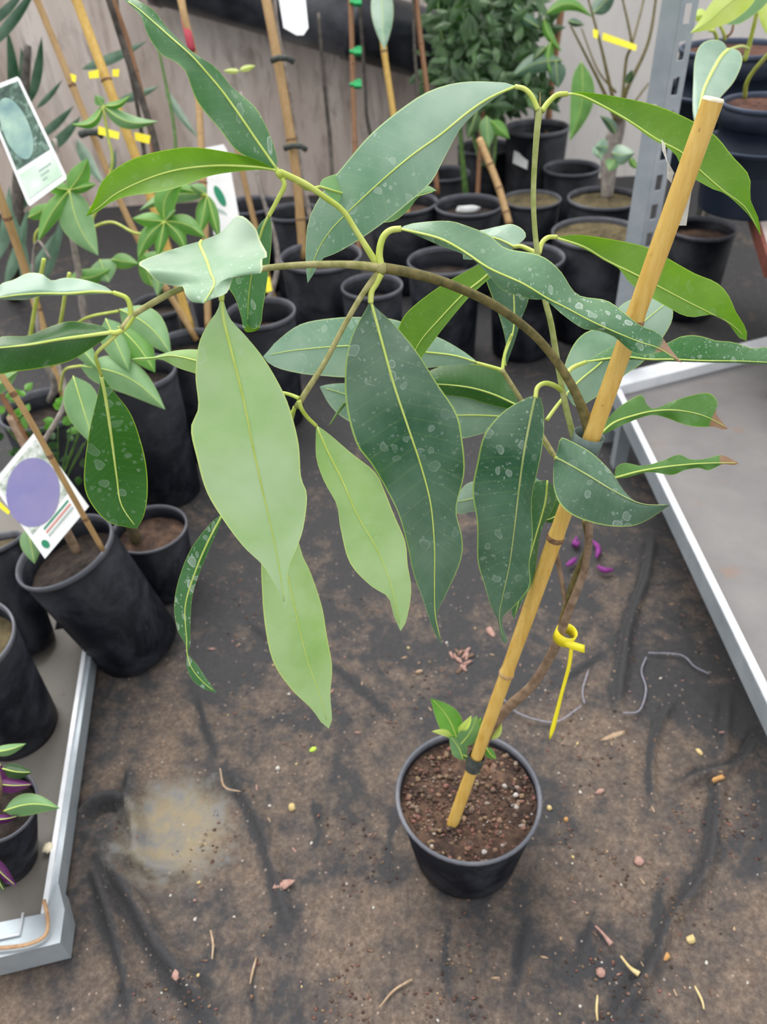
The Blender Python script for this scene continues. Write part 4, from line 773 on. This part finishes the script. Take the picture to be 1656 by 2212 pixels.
# palmate leaves on the left saplings
def fan(root, hub, z, lst, pet=None, m='bright'):
    if pet: stem(root, pet, 6, 'mid' if False else 'petiole', 'petiole')
    for (tp, wd, bend, mm) in lst: sleaf(root, hub, tp, wd, z, z-.02, mm or m, bend, .012, rib='rib')
fan(E2, (150, 410), 1.5, [((190, 342), 48, .05, None), ((92, 385), 30, -.1, None), ((208, 398), 26, 0, None), ((82, 522), 40, .05, None), ((212, 552), 72, .08, 'mid')], [(152, 412, 1.5), (130, 460, 1.52), (80, 500, 1.55), (76, 540, 1.58)])
fan(E2, (222, 228), 1.5, [((152, 268), 24, -.25, None), ((282, 205), 18, .15, 'bright'), ((342, 262), 34, .15, 'mid'), ((205, 205), 22, 0, 'mid')], [(222, 230, 1.5), (232, 290, 1.52), (240, 370, 1.55), (180, 520, 1.62)])
fan(E2, (355, 478), 1.6, [((285, 472), 34, 0, None), ((298, 560), 38, .1, None), ((402, 545), 32, -.1, None), ((445, 515), 40, -.12, None), ((398, 390), 50, -.2, None), ((380, 452), 14, 0, 'mid'), ((340, 556), 30, 0, None)], [(355, 480, 1.6), (300, 505, 1.62), (240, 480, 1.64), (180, 500, 1.66)])
fan(E2, (447, 420), 1.7, [((475, 520), 26, 0, None), ((430, 510), 34, 0, None), ((410, 400), 30, 0, 'mid'), ((300, 455), 36, .1, 'mid'), ((360, 400), 26, 0, None)], [(447, 422, 1.7), (380, 412, 1.7), (250, 420, 1.7), (170, 470, 1.7)])
for (b_, tp, wd, mm, bd) in [((300, 560), (390, 545), 40, 'bright', .1), ((240, 560), (300, 570), 34, 'bright', 0), ((215, 560), (235, 610), 60, 'mid', 0), ((150, 600), (240, 580), 40, 'bright', .1), ((330, 620), (300, 540), 34, 'bright', 0), ((345, 560), (340, 640), 34, 'mid', 0), ((60, 470), (120, 440), 30, 'bright', 0)]:
    sleaf(E2, b_, tp, wd, 1.7, 1.68, mm, bd, .01)
for (b_, tp, wd, mm, bd) in [((258, 668), (370, 768), 70, 'mid', -.1), ((228, 688), (278, 800), 60, 'mid', 0), ((255, 705), (335, 805), 64, 'bright', -.05), ((172, 790), (357, 885), 74, 'mid', -.12), ((158, 812), (205, 965), 76, 'mid', 0), ((150, 720), (215, 800), 40, 'mid', 0), ((-30, 850), (40, 800), 40, 'mid', 0)]:
    sleaf(A_, b_, tp, wd, 1.15, 1.13, mm, bd, .012)
stem(A_, [(130, 845, 1.28), (140, 800, 1.2), (175, 790, 1.15)], 6, 'petiole', 'petiole'); stem(A_, [(130, 740, 1.3), (180, 690, 1.2), (255, 672, 1.15)], 6, 'petiole', 'petiole')
stem(A_, [(110, 790, 1.3), (130, 700, 1.2), (140, 640, 1.15), (150, 590, 1.12)], 8, 'petiole', 'branch'); stem(A_, [(60, 760, 1.3), (80, 640, 1.2), (95, 560, 1.15)], 9, 'petiole', 'branch')
sleaf(A_, (60, 1140), (75, 1218), 46, 1.28, 1.27, 'mid', 0, .01)
# small-leaf shrub
sm = thing('small_leaf_shrub', G(110, 1000, .1), 'low shrub with tiny round leaves behind the purple-fruit card', 'shrub')
for i in range(9):
    x0 = random.uniform(10, 200); y0 = random.uniform(830, 1010)
    stem(sm, [(120+random.uniform(-20, 20), 1070, 1.55), (x0*.6+50, y0*.5+520, 1.5), (x0, y0, 1.45)], [4, 3, 2], 'gstem', 'twig')
mm = random.Random(3)
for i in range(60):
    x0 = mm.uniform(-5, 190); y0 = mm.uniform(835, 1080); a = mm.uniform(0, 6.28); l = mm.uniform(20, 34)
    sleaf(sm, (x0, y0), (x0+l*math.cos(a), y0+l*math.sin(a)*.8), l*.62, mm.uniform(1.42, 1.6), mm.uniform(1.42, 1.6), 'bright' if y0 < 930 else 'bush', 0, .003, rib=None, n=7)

# dense bush
bu = thing('dense_bush', G(1040, 430, .0), 'dense dark green bush standing at the top centre behind the pots', 'bush')
for i in range(7):
    x0 = 950+i*35
    stem(bu, [(1040+i*4, 360, 2.85), (1000+i*14, 220, 2.85), (x0, 60, 2.8), (x0, -60, 2.75)], [9, 7, 4], 'dktrunk' if i % 2 else 'gstem', 'branch')
mb = MB(); rr = random.Random(5)
for i in range(1100):
    x0 = rr.gauss(1055, 62); y0 = rr.uniform(-60, 235)
    if x0 < 915 or x0 > 1185: continue
    z0 = rr.uniform(2.6, 3.0); a = rr.uniform(0, 6.28); l = rr.uniform(26, 60); c = P(x0, y0, z0); d = nrm(CX*math.cos(a)+CY*math.sin(a)-_fw*rr.uniform(-.6, .6)); sd_ = nrm(np.cross(d, _fw+CY*rr.uniform(-.6, .9)+CX*rr.uniform(-.6, .6)))
    l3 = l*z0/F; w3 = l3*.21; vs = [c, c+d*l3*.3+sd_*w3, c+d*l3*.65+sd_*w3*.8, c+d*l3, c+d*l3*.65-sd_*w3*.8, c+d*l3*.3-sd_*w3, c+d*l3*.5+np.cross(d, sd_)*w3*.3]
    mb.add(vs, [(0, 1, 6), (1, 2, 6), (2, 3, 6), (3, 4, 6), (4, 5, 6), (5, 0, 6)], [(0, 0), (.3, .9), (.65, .9), (1, 0), (.65, -.9), (.3, -.9), (.5, 0)])
o = mb.build('foliage', M['bush'], bu, smooth=False)
# lanceolate sapling leaves around (1110-1300, 0-330)
for (b_, tp, wd, mmm, bd) in [((1255, 132), (1230, 305), 52, 'bright', -.08), ((1175, 32), (1280, 38), 30, 'bright', -.25), ((1174, 36), (1214, 112), 20, 'bright', .1), ((1165, 60), (1100, 20), 28, 'strap', 0), ((1215, 130), (1100, 170), 44, 'strap', .1), ((1200, 130), (1205, 190), 40, 'strap', 0), ((1180, 100), (1150, 130), 22, 'bush', 0),
                            ((1225, 45), (1262, 54), 18, 'strap', 0), ((1280, 30), (1330, -20), 40, 'strap', 0), ((1110, 10), (1130, 35), 18, 'strap', 0), ((1190, 90), (1190, 160), 24, 'bright', .1), ((1060, 260), (1100, 300), 30, 'bright', 0), ((1050, 250), (1055, 320), 34, 'mid', 0), ((1030, 240), (1010, 300), 30, 'bush', 0)]:
    sleaf(Np, b_, tp, wd, 2.6, 2.6, mmm, bd, .015)
# hanging leaf, small sprouts
for (b_, tp, wd, mmm) in [((822, -40), (830, 108), 48, 'grey')]: sleaf(Hp, b_, tp, wd, 2.3, 2.25, mmm, 0, .01)
sleaf(F_, (517, 152), (552, 142), 14, 2.0, 2.0, 'lime', 0, .004); sleaf(F_, (517, 154), (482, 153), 12, 2.0, 2.0, 'lime', 0, .004)
# twiggy shrub
tw = [([(1310, 430, 2.65), (1318, 330, 2.6), (1335, 270, 2.55), (1335, 240, 2.5)], [24, 34, 38, 24], 'grtrunk'),
      ([(1330, 260, 2.5), (1300, 190, 2.45), (1270, 130, 2.4), (1232, 55, 2.35)], [9, 6, 4], 'woodg'), ([(1332, 250, 2.5), (1318, 190, 2.45), (1295, 90, 2.4), (1265, -20, 2.35)], [9, 6, 4], 'woodg'),
      ([(1340, 240, 2.5), (1355, 190, 2.45), (1400, 90, 2.4), (1420, -30, 2.35)], [10, 7, 5], 'woodg'), ([(1342, 240, 2.5), (1352, 130, 2.45), (1363, 90, 2.4), (1340, -20, 2.35)], [7, 6, 4], 'woodg'),
      ([(1365, 95, 2.4), (1385, 20, 2.4), (1395, -30, 2.4)], [5, 4], 'woodg'), ([(1340, 260, 2.5), (1385, 200, 2.5), (1400, 180, 2.5)], [6, 4], 'woodg'), ([(1330, 200, 2.5), (1290, 150, 2.5), (1255, 60, 2.5)], [5, 3], 'woodg')]
for pts, wd, mt in tw: stem(Lp, pts, wd, mt, 'branch')
for (b_, tp, wd, mmm) in [((1320, 330), (1370, 330), 44, 'grey'), ((1315, 320), (1285, 318), 34, 'grey'), ((1330, 345), (1315, 370), 30, 'mid'), ((1290, 310), (1300, 345), 24, 'grey'), ((1360, 340), (1380, 365), 16, 'bright'), ((1350, 180), (1365, 150), 18, 'strap'), ((1330, 290), (1295, 250), 22, 'strap')]: sleaf(Lp, b_, tp, wd, 2.4, 2.35, mmm, .1, .015)
# upper right plants
stem(P1, [(1608, 130, 1.66), (1622, 80, 1.62), (1640, 0, 1.55), (1645, -40, 1.5)], [10, 9, 9], 'petiole', 'stem')
stem(P1, [(1565, 85, 1.7), (1562, 70, 1.68), (1550, 50, 1.66), (1530, 40, 1.65)], [8, 6, 5], 'petiole', 'stem'); stem(P1, [(1548, 85, 1.68), (1542, 68, 1.66), (1532, 66, 1.65)], [8, 7], 'petiole', 'stem'); stem(P1, [(1565, 82, 1.7), (1580, 68, 1.68), (1586, 30, 1.66)], [6, 5, 4], 'bamboo3', 'stem')
LF(P1, [(1620, -30), (1570, 10), (1530, 45), (1490, 72)], [(1580, -30), (1540, 0), (1510, 45)], [(1630, 0), (1590, 40), (1540, 62)], [1.25, 1.3], 'lime', cup=.005)
LF(P1, [(1640, -40), (1620, -10), (1580, 20), (1550, 50)], [(1600, -30), (1560, 20)], [(1660, 0), (1600, 50)], [1.4, 1.42], 'mid', cup=.005)
sleaf(P1, (1530, 35), (1492, 40), 30, 1.6, 1.6, 'lime', .1); sleaf(P1, (1648, 0), (1660, 80), 30, 1.5, 1.5, 'lime')
LF(P1, [(1572, 108), (1555, 125), (1530, 170), (1515, 210), (1503, 285)], [(1560, 90), (1535, 86), (1512, 98), (1500, 130), (1497, 180), (1496, 240)], [(1580, 105), (1597, 112), (1602, 135), (1585, 175), (1560, 205), (1530, 240)], [1.15, 1.1, 1.06], 'grey', cup=.012, ribw=.003)
stem(P1, [(1572, 108, 1.15), (1600, 100, 1.3), (1615, 105, 1.6)], 6, 'petiole', 'petiole')
stem(P2, [(1608, 210, 1.7), (1612, 180, 1.66), (1630, 150, 1.62), (1670, 105, 1.55)], [9, 8, 10], 'petiole', 'stem')
for pts, r in (([(1462, 100), (1466, 128), (1500, 165), (1560, 190)], 4), ([(1444, 155), (1470, 190), (1500, 225)], 4)): pass
# nested outer pots
for (x, y, hw, h, lab, fl_) in [(1590, 150, 130, .71, 'outer blue-black sleeve pot holding the peat pot on the shelf', SH), (1668, 262, 108, .67, 'outer blue-black sleeve pot at the right edge of the shelf', SH)]:
    rim = G(x, y, h); r = hw*dep(rim)/F; inner = (G(1592, 100, .80) if x < 1600 else G(1664, 218, .75)); rim[:2] = inner[:2]
    o = thing('sleeve_pot', (rim[0], rim[1], fl_), lab, 'pot'); mb = MB(); base = np.array([rim[0], rim[1], fl_-.0005])
    lathe(mb, base, rim, [(0, r*.85), (.92, r*.97), (.93, r*1.02), (1, r*1.04), (1, r*1.0), (.9, r*.95), (.1, r*.9), (.02, r*.88)]); mb.build('pot_body', M['potblue'], o)
    mb = MB(); lathe(mb, base, rim, [(.985, r*1.045), (1.0, r*1.045), (1.01, r*1.03), (1.0, r*1.005)]); mb.build('pot_rim', M['lipb'], o)
# purple plant
for (b_, tp, wd, mmm) in [((-20, 1625), (57, 1606), 24, 'mid'), ((5, 1660), (70, 1668), 34, 'bush'), ((-20, 1690), (72, 1694), 34, 'purple'), ((0, 1650), (-5, 1720), 40, 'purple'), ((8, 1752), (130, 1746), 48, 'mid'), ((-20, 1770), (40, 1762), 20, 'purple'), ((-25, 1850), (36, 1914), 34, 'purple'), ((-10, 1880), (10, 1925), 20, 'bush')]:
    sleaf(Q_, b_, tp, wd, 1.0, 1.0, mmm, -.1 if tp[0] > 100 else .05, .008)
stem(Q_, [(-10, 1735, 1.05), (-5, 1730, 1.03), (2, 1700, 1.0), (-10, 1640, .98)], [8, 7, 5], 'wood', 'stem')

# --- yellow / green clips, blank tags
def ytag(quad, z, lab, g=None): return tag(card('plastic_tag', quad, z, M['yellow'], None, None, .0012), lab, 'tag', g)
ytag([(212, 272), (258, 286), (256, 301), (212, 290)], 1.72, 'lower yellow tag on the left canes, beside the thin leaf stalk')
ytag([(290, 285), (325, 293), (322, 311), (292, 303)], 1.9, 'lower right yellow tag among the left canes')
ytag([(190, 155), (213, 150), (214, 168), (193, 170)], 1.76, 'upper yellow tag on the left canes, left of the thickest cane')
ytag([(242, 150), (258, 149), (256, 166), (243, 165)], 1.9, 'upper yellow tag on the left canes, right of the thickest cane')
ytag([(152, 158), (165, 163), (163, 178), (155, 175)], 1.7, 'tiny yellow tag at the edge of the far left cane')
ytag([(573, 600), (582, 597), (588, 628), (574, 632)], 1.9, 'yellow tag peeping out right of the spotted hanging leaf')
ytag([(1302, 70), (1375, 97), (1373, 110), (1300, 86)], 2.35, 'long yellow tag strip hanging among the twiggy shrub branches')
ytag([(1280, 62), (1292, 66), (1290, 84), (1281, 80)], 2.35, 'small yellow clip left of the long yellow strip')
ytag([(-10, 1075), (22, 1105), (18, 1112), (-10, 1090)], 1.24, 'yellow tag at the left edge under the purple-fruit card')
for yy, lab in ((112, 'upper green clip joining reddish cane and trunk before the duct'), (183, 'lower green clip joining reddish cane and trunk before the duct'), (5, 'topmost green clip at the upper picture edge on the reddish cane')):
    mb = MB(); q = P(772, yy, 2.36); box(mb, q, .012, .008, .009, [CX, _fw, CY]); box(mb, q-CX*.016, .008, .006, .004, [CX, _fw, CY]); box(mb, q+CX*.004+CY*.009, .007, .008, .004, [CX, _fw, CY]); tag(mb.build('green_clip', M['green'], smooth=False), lab, 'clip')
for (x, y, z, lab) in ((612, 128, 2.1, 'upper dark tie round the pale tied cane and trunk'), (640, 318, 2.2, 'lower dark tie round the pale tied cane and trunk'), (200, 288, 1.74, 'dark tie on the far left cane beside the lower yellow tags')):
    mb = MB(); tube(mb, [P(x-26, y+3, z), P(x-10, y-3, z-.01), P(x+10, y-2, z-.01), P(x+22, y+6, z)], .008, 8); tag(mb.build('cane_tie', M['twine']), lab, 'plant tie')
card('blank_tag', [(596, -40), (655, -50), (666, 60), (655, 76), (640, 76), (612, 60)], 1.95, M['white'], 'blank white plastic tag hanging at the top edge above the tied cane', 'tag', .001)

# --- picture cards
m, t, b = mat('printed_foliage'); n = noise(t, coord(t), 55, 5, .6, .5); setc(t, b, ramp(t, n, [(.35, (.02, .045, .04)), (.5, (.06, .13, .09)), (.62, (.2, .3, .26)), (.72, (.55, .6, .58))])); b.inputs['Roughness'].default_value = .3; M['print'] = m
M['printgreen'] = noisy('pale_print_panel', (.5, .68, .52), (.72, .82, .74), 25, .3, 0)
M['printpale'] = noisy('pale_speckled_print', (.25, .33, .24), (.72, .74, .72), 90, .3, 0)
m, t, b = mat('printed_fruit'); n = noise(t, coord(t), 16, 3); setc(t, b, ramp(t, n, [(.35, (.16, .3, .3)), (.65, (.42, .6, .48))])); b.inputs['Roughness'].default_value = .3; M['fruit'] = m
M['fruitp'] = noisy('printed_purple_fruit', (.19, .18, .4), (.26, .23, .42), 12, .35, 0)
M['ink'] = noisy('green_ink', (.0, .2, .09), (.0, .25, .12), 20, .4, 0); M['inkr'] = noisy('red_ink', (.6, .2, .15), (.65, .25, .2), 20, .4, 0); M['inkg'] = noisy('grey_ink', (.35, .45, .4), (.4, .5, .45), 20, .4, 0)
def picture(root, quad, z, off, inner, mt, name):
    """inner polygon in quad-uv -> 3D just in front"""
    q = [P(x, y, z) for x, y in quad]
    def at(u, v): return (q[0]*(1-u)+q[1]*u)*(1-v)+(q[3]*(1-u)+q[2]*u)*v - _fw*off
    mb = MB(); prism(mb, [at(*p) for p in inner][::-1], _fw*.0003); return mb.build(name, mt, root, smooth=False), at
def ell(cu, cv, a, b_, rot=0, n=36):
    return [(cu+a*math.cos(k)*math.cos(rot)-b_*math.sin(k)*math.sin(rot), cv+a*math.cos(k)*math.sin(rot)*1+b_*math.sin(k)*math.cos(rot)) for k in np.linspace(0, 2*math.pi, n, endpoint=False)]
# card A
qa = [(-42, 196), (40, 164), (146, 385), (62, 447)]
ca = thing('picture_card', P(62, 447, 1.3), 'tilted white-framed plant card with a pale green oblong fruit, upper left', 'card')
picture(ca, qa, 1.3, 0, [(.03, 0), (.97, 0), (1, .03), (1, .97), (.97, 1), (.03, 1), (0, .97), (0, .03)], M['white'], 'card_sheet')
picture(ca, qa, 1.3, .0006, [(.07, .04), (.93, .04), (.93, .70), (.07, .70)], M['print'], 'photo_print')
picture(ca, qa, 1.3, .0010, ell(.43, .4, .31, .27, -.15), M['fruit'], 'fruit_print')
picture(ca, qa, 1.3, .0006, [(.07, .74), (.93, .74), (.93, .95), (.07, .95)], M['printgreen'], 'caption_panel')
for k in range(3): picture(ca, qa, 1.3, .0010, [(.5, .80+k*.04), (.82-.1*k, .80+k*.04), (.82-.1*k, .815+k*.04), (.5, .815+k*.04)], M['inkg'], 'faint_text_line')
# card C
qc_ = [(75, 933), (192, 1094), (97, 1207), (-18, 1045)]
cc_ = thing('picture_card', P(97, 1207, 1.24), 'white diamond-tilted plant card with a round purple fruit, left of the deep green leaf', 'card')
picture(cc_, qc_, 1.24, 0, [(0, 0), (1, 0), (1, 1), (0, 1)], M['white'], 'card_sheet')
picture(cc_, qc_, 1.24, .0006, [(.06, .06), (.72, .06), (.72, .94), (.06, .94)], M['printpale'], 'photo_print')
picture(cc_, qc_, 1.24, .0010, ell(.42, .56, .335, .46), M['fruitp'], 'fruit_print')
for k, mk in ((0, 'ink'), (1, 'inkr'), (2, 'inkg')): picture(cc_, qc_, 1.24, .0010, [(.77+k*.045, .2), (.79+k*.045, .2), (.79+k*.045, .75), (.77+k*.045, .75)], M[mk], 'faint_text_line')
picture(cc_, qc_, 1.24, .0012, ell(.9, .86, .045, .06, .8), M['ink'], 'leaf_mark')
# card B
qb = [(430, 322), (488, 310), (522, 500), (462, 508)]
cb = thing('picture_card', P(490, 500, 2.0), 'narrow white card with a dark green oval, behind the vivid curved leaf', 'card')
picture(cb, qb, 2.0, 0, [(.1, 0), (.9, 0), (1, .08), (1, 1), (0, 1), (0, .08)], M['white'], 'card_sheet')
picture(cb, qb, 2.0, .0008, ell(.45, .57, .2, .09, .5), M['ink'], 'oval_print')
picture(cb, qb, 2.0, .0006, [(.1, .66), (.5, .74), (.6, .8), (.1, .72)], M['inkg'], 'faint_text_line')

# ================================================================ FLOOR LITTER
def litter(name, x, y, r, sq, mt, lab, cat, g=None, rot=None, rough=.3):
    c = G(x, y, .0); a = random.uniform(0, 6.28) if rot is None else rot; A = np.array([[math.cos(a), math.sin(a), 0], [-math.sin(a), math.cos(a), 0], [0, 0, 1]])
    i = np.argmin(np.abs(ys-c[1])); j = np.argmin(np.abs(xs-c[0])); z = Z[i, j]
    mb = MB(); blob(mb, (c[0], c[1], z+r*sq[2]*.6), r, sq, rough, random.random()*9, ax=A); return tag(mb.build(name, mt), lab, cat, g)
LM = {k: noisy('litter_'+k, a, b_, 150, .85, .4) for k, (a, b_) in dict(tan=((.3, .2, .12), (.45, .34, .24)), pink=((.3, .16, .13), (.42, .27, .23)), brown=((.1, .06, .04), (.22, .14, .1)), pale=((.45, .42, .38), (.6, .57, .52)), orange=((.4, .2, .06), (.55, .32, .13)), yellow=((.5, .38, .16), (.65, .52, .28)), lime=((.4, .6, .05), (.5, .7, .1)), petal=((.15, .015, .16), (.24, .04, .23))).items()}
for (x, y, r, sq, k, nm, lab) in [
    (1380, 1857, .0072, (1, 1, .5), 'pink', 'stone', 'largest round pinkish stone on the cloth, lower right'), (1493, 2027, .006, (1.2, .9, .8), 'yellow', 'stone', 'angular yellow stone on the cloth near the lower right corner'),
    (1298, 2098, .006, (1, 1.2, .5), 'pink', 'stone', 'oval pinkish stone near the bottom right of the cloth'), (1222, 1770, .004, (1, 1, .8), 'orange', 'pebble', 'orange pebble just right of the foreground pot'),
    (1186, 1746, .004, (1, 1, .8), 'yellow', 'pebble', 'yellowish pebble touching the right side of the foreground pot'), (1295, 1709, .007, (1.3, .6, .4), 'pink', 'bark_chip', 'pale oblong chip right of the foreground pot'),
    (1550, 1686, .009, (1.4, .5, .4), 'orange', 'bark_chip', 'orange-brown chip below the dark crease at right'), (1511, 1624, .006, (.6, 1.3, .5), 'yellow', 'bark_chip', 'upright tan chip above the dark crease at right'),
    (1437, 2065, .007, (1.3, .8, .4), 'orange', 'bark_chip', 'flat rust-coloured chip beside the lower right crease'), (630, 1743, .006, (1, 1.1, .8), 'yellow', 'stone', 'rounded cream stone in the centre left of the cloth'),
    (615, 1913, .012, (1.3, .55, .2), 'pink', 'bark_chip', 'broad flat pinkish chip low left of the foreground pot'), (676, 1617, .0065, (1, .7, .3), 'lime', 'leaf_bit', 'lime green leaf bit on the cloth below the hanging leaves'),
    (1325, 1586, .014, (1.8, .35, .15), 'tan', 'dry_leaf', 'slender dry leaf right of the yellow tie tail'), (1060, 1360, .012, (.6, 1.3, .2), 'pink', 'dry_leaf', 'faded pink dry leaf left of the stake'),
    (905, 1450, .006, (1.2, .7, .6), 'tan', 'bark_chip', 'pale chip below the tip of the large dark leaf'), (384, 2115, .007, (.8, 1.1, .4), 'pink', 'bark_chip', 'pinkish chip at the bottom left of the cloth'),
    (1010, 1560, .004, (1, 1, .7), 'tan', 'pebble', 'small tan pebble left of the seedling'), (600, 1660, .004, (1, 1, .8), 'pale', 'pebble', 'small whitish pebble left of the lime leaf bit')]:
    litter(nm, x, y, r, sq, LM[k], lab, {'stone': 'stone', 'pebble': 'pebble', 'bark_chip': 'bark chip', 'leaf_bit': 'leaf', 'dry_leaf': 'dry leaf'}[nm], rot=0.3)
for i, (pl, lab) in enumerate([([(1245, 1160), (1240, 1180), (1252, 1170)], 'magenta petal uppermost behind the stems'), ([(1280, 1168), (1292, 1185), (1288, 1205)], 'curled purple petal right of the stems'), ([(1290, 1222), (1305, 1232), (1325, 1230)], 'purple petal lying furthest right of the fallen ones'), ([(1222, 1222), (1235, 1214), (1245, 1205)], 'purple petal lying furthest left of the fallen ones')]):
    mb = MB(); pts = [G(x, y, .008) for x, y in pl]; tube(mb, cr_sample(pts, 12, 3), [.002, .006, .006, .002], 8); tag(mb.build('fallen_petal', LM['petal']), lab, 'petal')
for i in range(16):
    a = i*.7; x = 1000+30*math.cos(a)*random.random(); y = 1415+38*math.sin(a)*random.random()
    litter('bark_chip', x, y, random.uniform(.004, .008), (1.4, .5, .4), LM['pink'] if i % 3 else LM['brown'], 'reddish curled chip in the litter heap left of the stake', 'bark chip', 'chips in the heap left of the stake')
for i in range(110):
    x = random.uniform(330, 1640); y = random.uniform(1330, 2200)
    if (x-1011)**2+(y-1745)**2 < 200**2 or x > 1330+(y-850)*.487-20: continue
    k = random.choice(['tan', 'pale', 'pale', 'pink', 'yellow', 'brown'])
    litter('pebble', x, y, random.choice([.0016, .0018, .0022, .003]), (1, random.uniform(.6, 1), .7), LM[k], 'tiny loose pebble lying on the dirty ground cloth', 'pebble', 'tiny pebbles on the ground cloth')
for i in range(60):
    x = random.uniform(430, 1560); y = random.uniform(1280, 2190)
    if (x-1011)**2+(y-1745)**2 < 205**2 or x > 1330+(y-850)*.487-30: continue
    litter('bark_chip', x, y, random.uniform(.002, .004), (1.7, .5, .4), LM[random.choice(['tan', 'pink', 'brown', 'brown'])], 'small bark chip lying on the dirty ground cloth', 'bark chip', 'small bark chips on the ground cloth')
for pl, lab in [([(455, 2010), (460, 2040), (458, 2072)], 'straight tan twig low on the left of the cloth'), ([(553, 2070), (545, 2100), (540, 2125)], 'short twig above the bottom edge left of centre'), ([(890, 2115), (850, 2140), (820, 2175)], 'branched twig at the bottom centre of the cloth'), ([(475, 1660), (485, 1700), (520, 1710)], 'thin bent twig beside the left crease'), ([(1290, 2150), (1288, 2180), (1290, 2205)], 'upright straw piece at the bottom right'), ([(1500, 2130), (1515, 2160), (1520, 2180)], 'forked straw near the bottom right corner'), ([(1340, 2065), (1360, 2090), (1380, 2105)], 'pale bone-like stick at the lower right'), ([(1285, 2000), (1300, 2015), (1320, 2040)], 'grey stick lying above the pale bone-like one')]:
    mb = MB(); w_ = [.0012, .0018, .001] if 'bone' not in lab and 'grey stick' not in lab else [.0015, .002, .004]
    tube(mb, cr_sample([G(x, y, .004) for x, y in pl], 14, 3), w_, 7); tag(mb.build('twig', LM['pink' if 'grey' in lab else ('yellow' if 'straw' in lab or 'bone' in lab else 'tan')]), lab, 'twig')
M['thread'] = noisy('grey_string', (.2, .2, .25), (.32, .32, .38), 200, .8, .3)
for pl, lab in [([(1080, 1500), (1110, 1535), (1160, 1555), (1205, 1558), (1255, 1525)], 'grey string curving on the cloth behind the yellow tail'), ([(1262, 1520), (1258, 1490), (1270, 1450)], 'short grey string piece right of the yellow tie'), ([(1345, 1540), (1380, 1535), (1395, 1490), (1385, 1450), (1395, 1420)], 'wavy grey string on the cloth at right'), ([(1400, 1410), (1470, 1415), (1500, 1440), (1530, 1455)], 'grey string running towards the right bench')]:
    mb = MB(); tube(mb, cr_sample([G(x, y, .004) for x, y in pl], 24, 3), .0013, 6); tag(mb.build('string', M['thread']), lab, 'string')

rc = random.Random(11); mb = MB(); cnt = 0
while cnt < 1500:
    x = rc.uniform(250, 1650); y = rc.uniform(1200, 2212)
    if (x-1011)**2+(y-1745)**2 < 195**2 or x > 1330+(y-850)*.487-30: continue
    c = G(x, y, 0)
    if mnoise.noise(Vector((c[0]*9, c[1]*9, 5))) + .5*mnoise.noise(Vector((c[0]*30, c[1]*30, 2))) < .22: continue
    i = np.argmin(np.abs(ys-c[1])); j = np.argmin(np.abs(xs-c[0])); r = rc.choice([.0008, .001, .0013, .0018, .0025])
    blob(mb, (c[0], c[1], Z[i, j]+r*.3), r, (1, rc.uniform(.5, 1), .6), .35, cnt); cnt += 1
tag(mb.build('soil_crumbs', M['grit']), 'scattered soil crumbs and grit strewn over the dirty ground cloth', 'grit', kind='stuff')
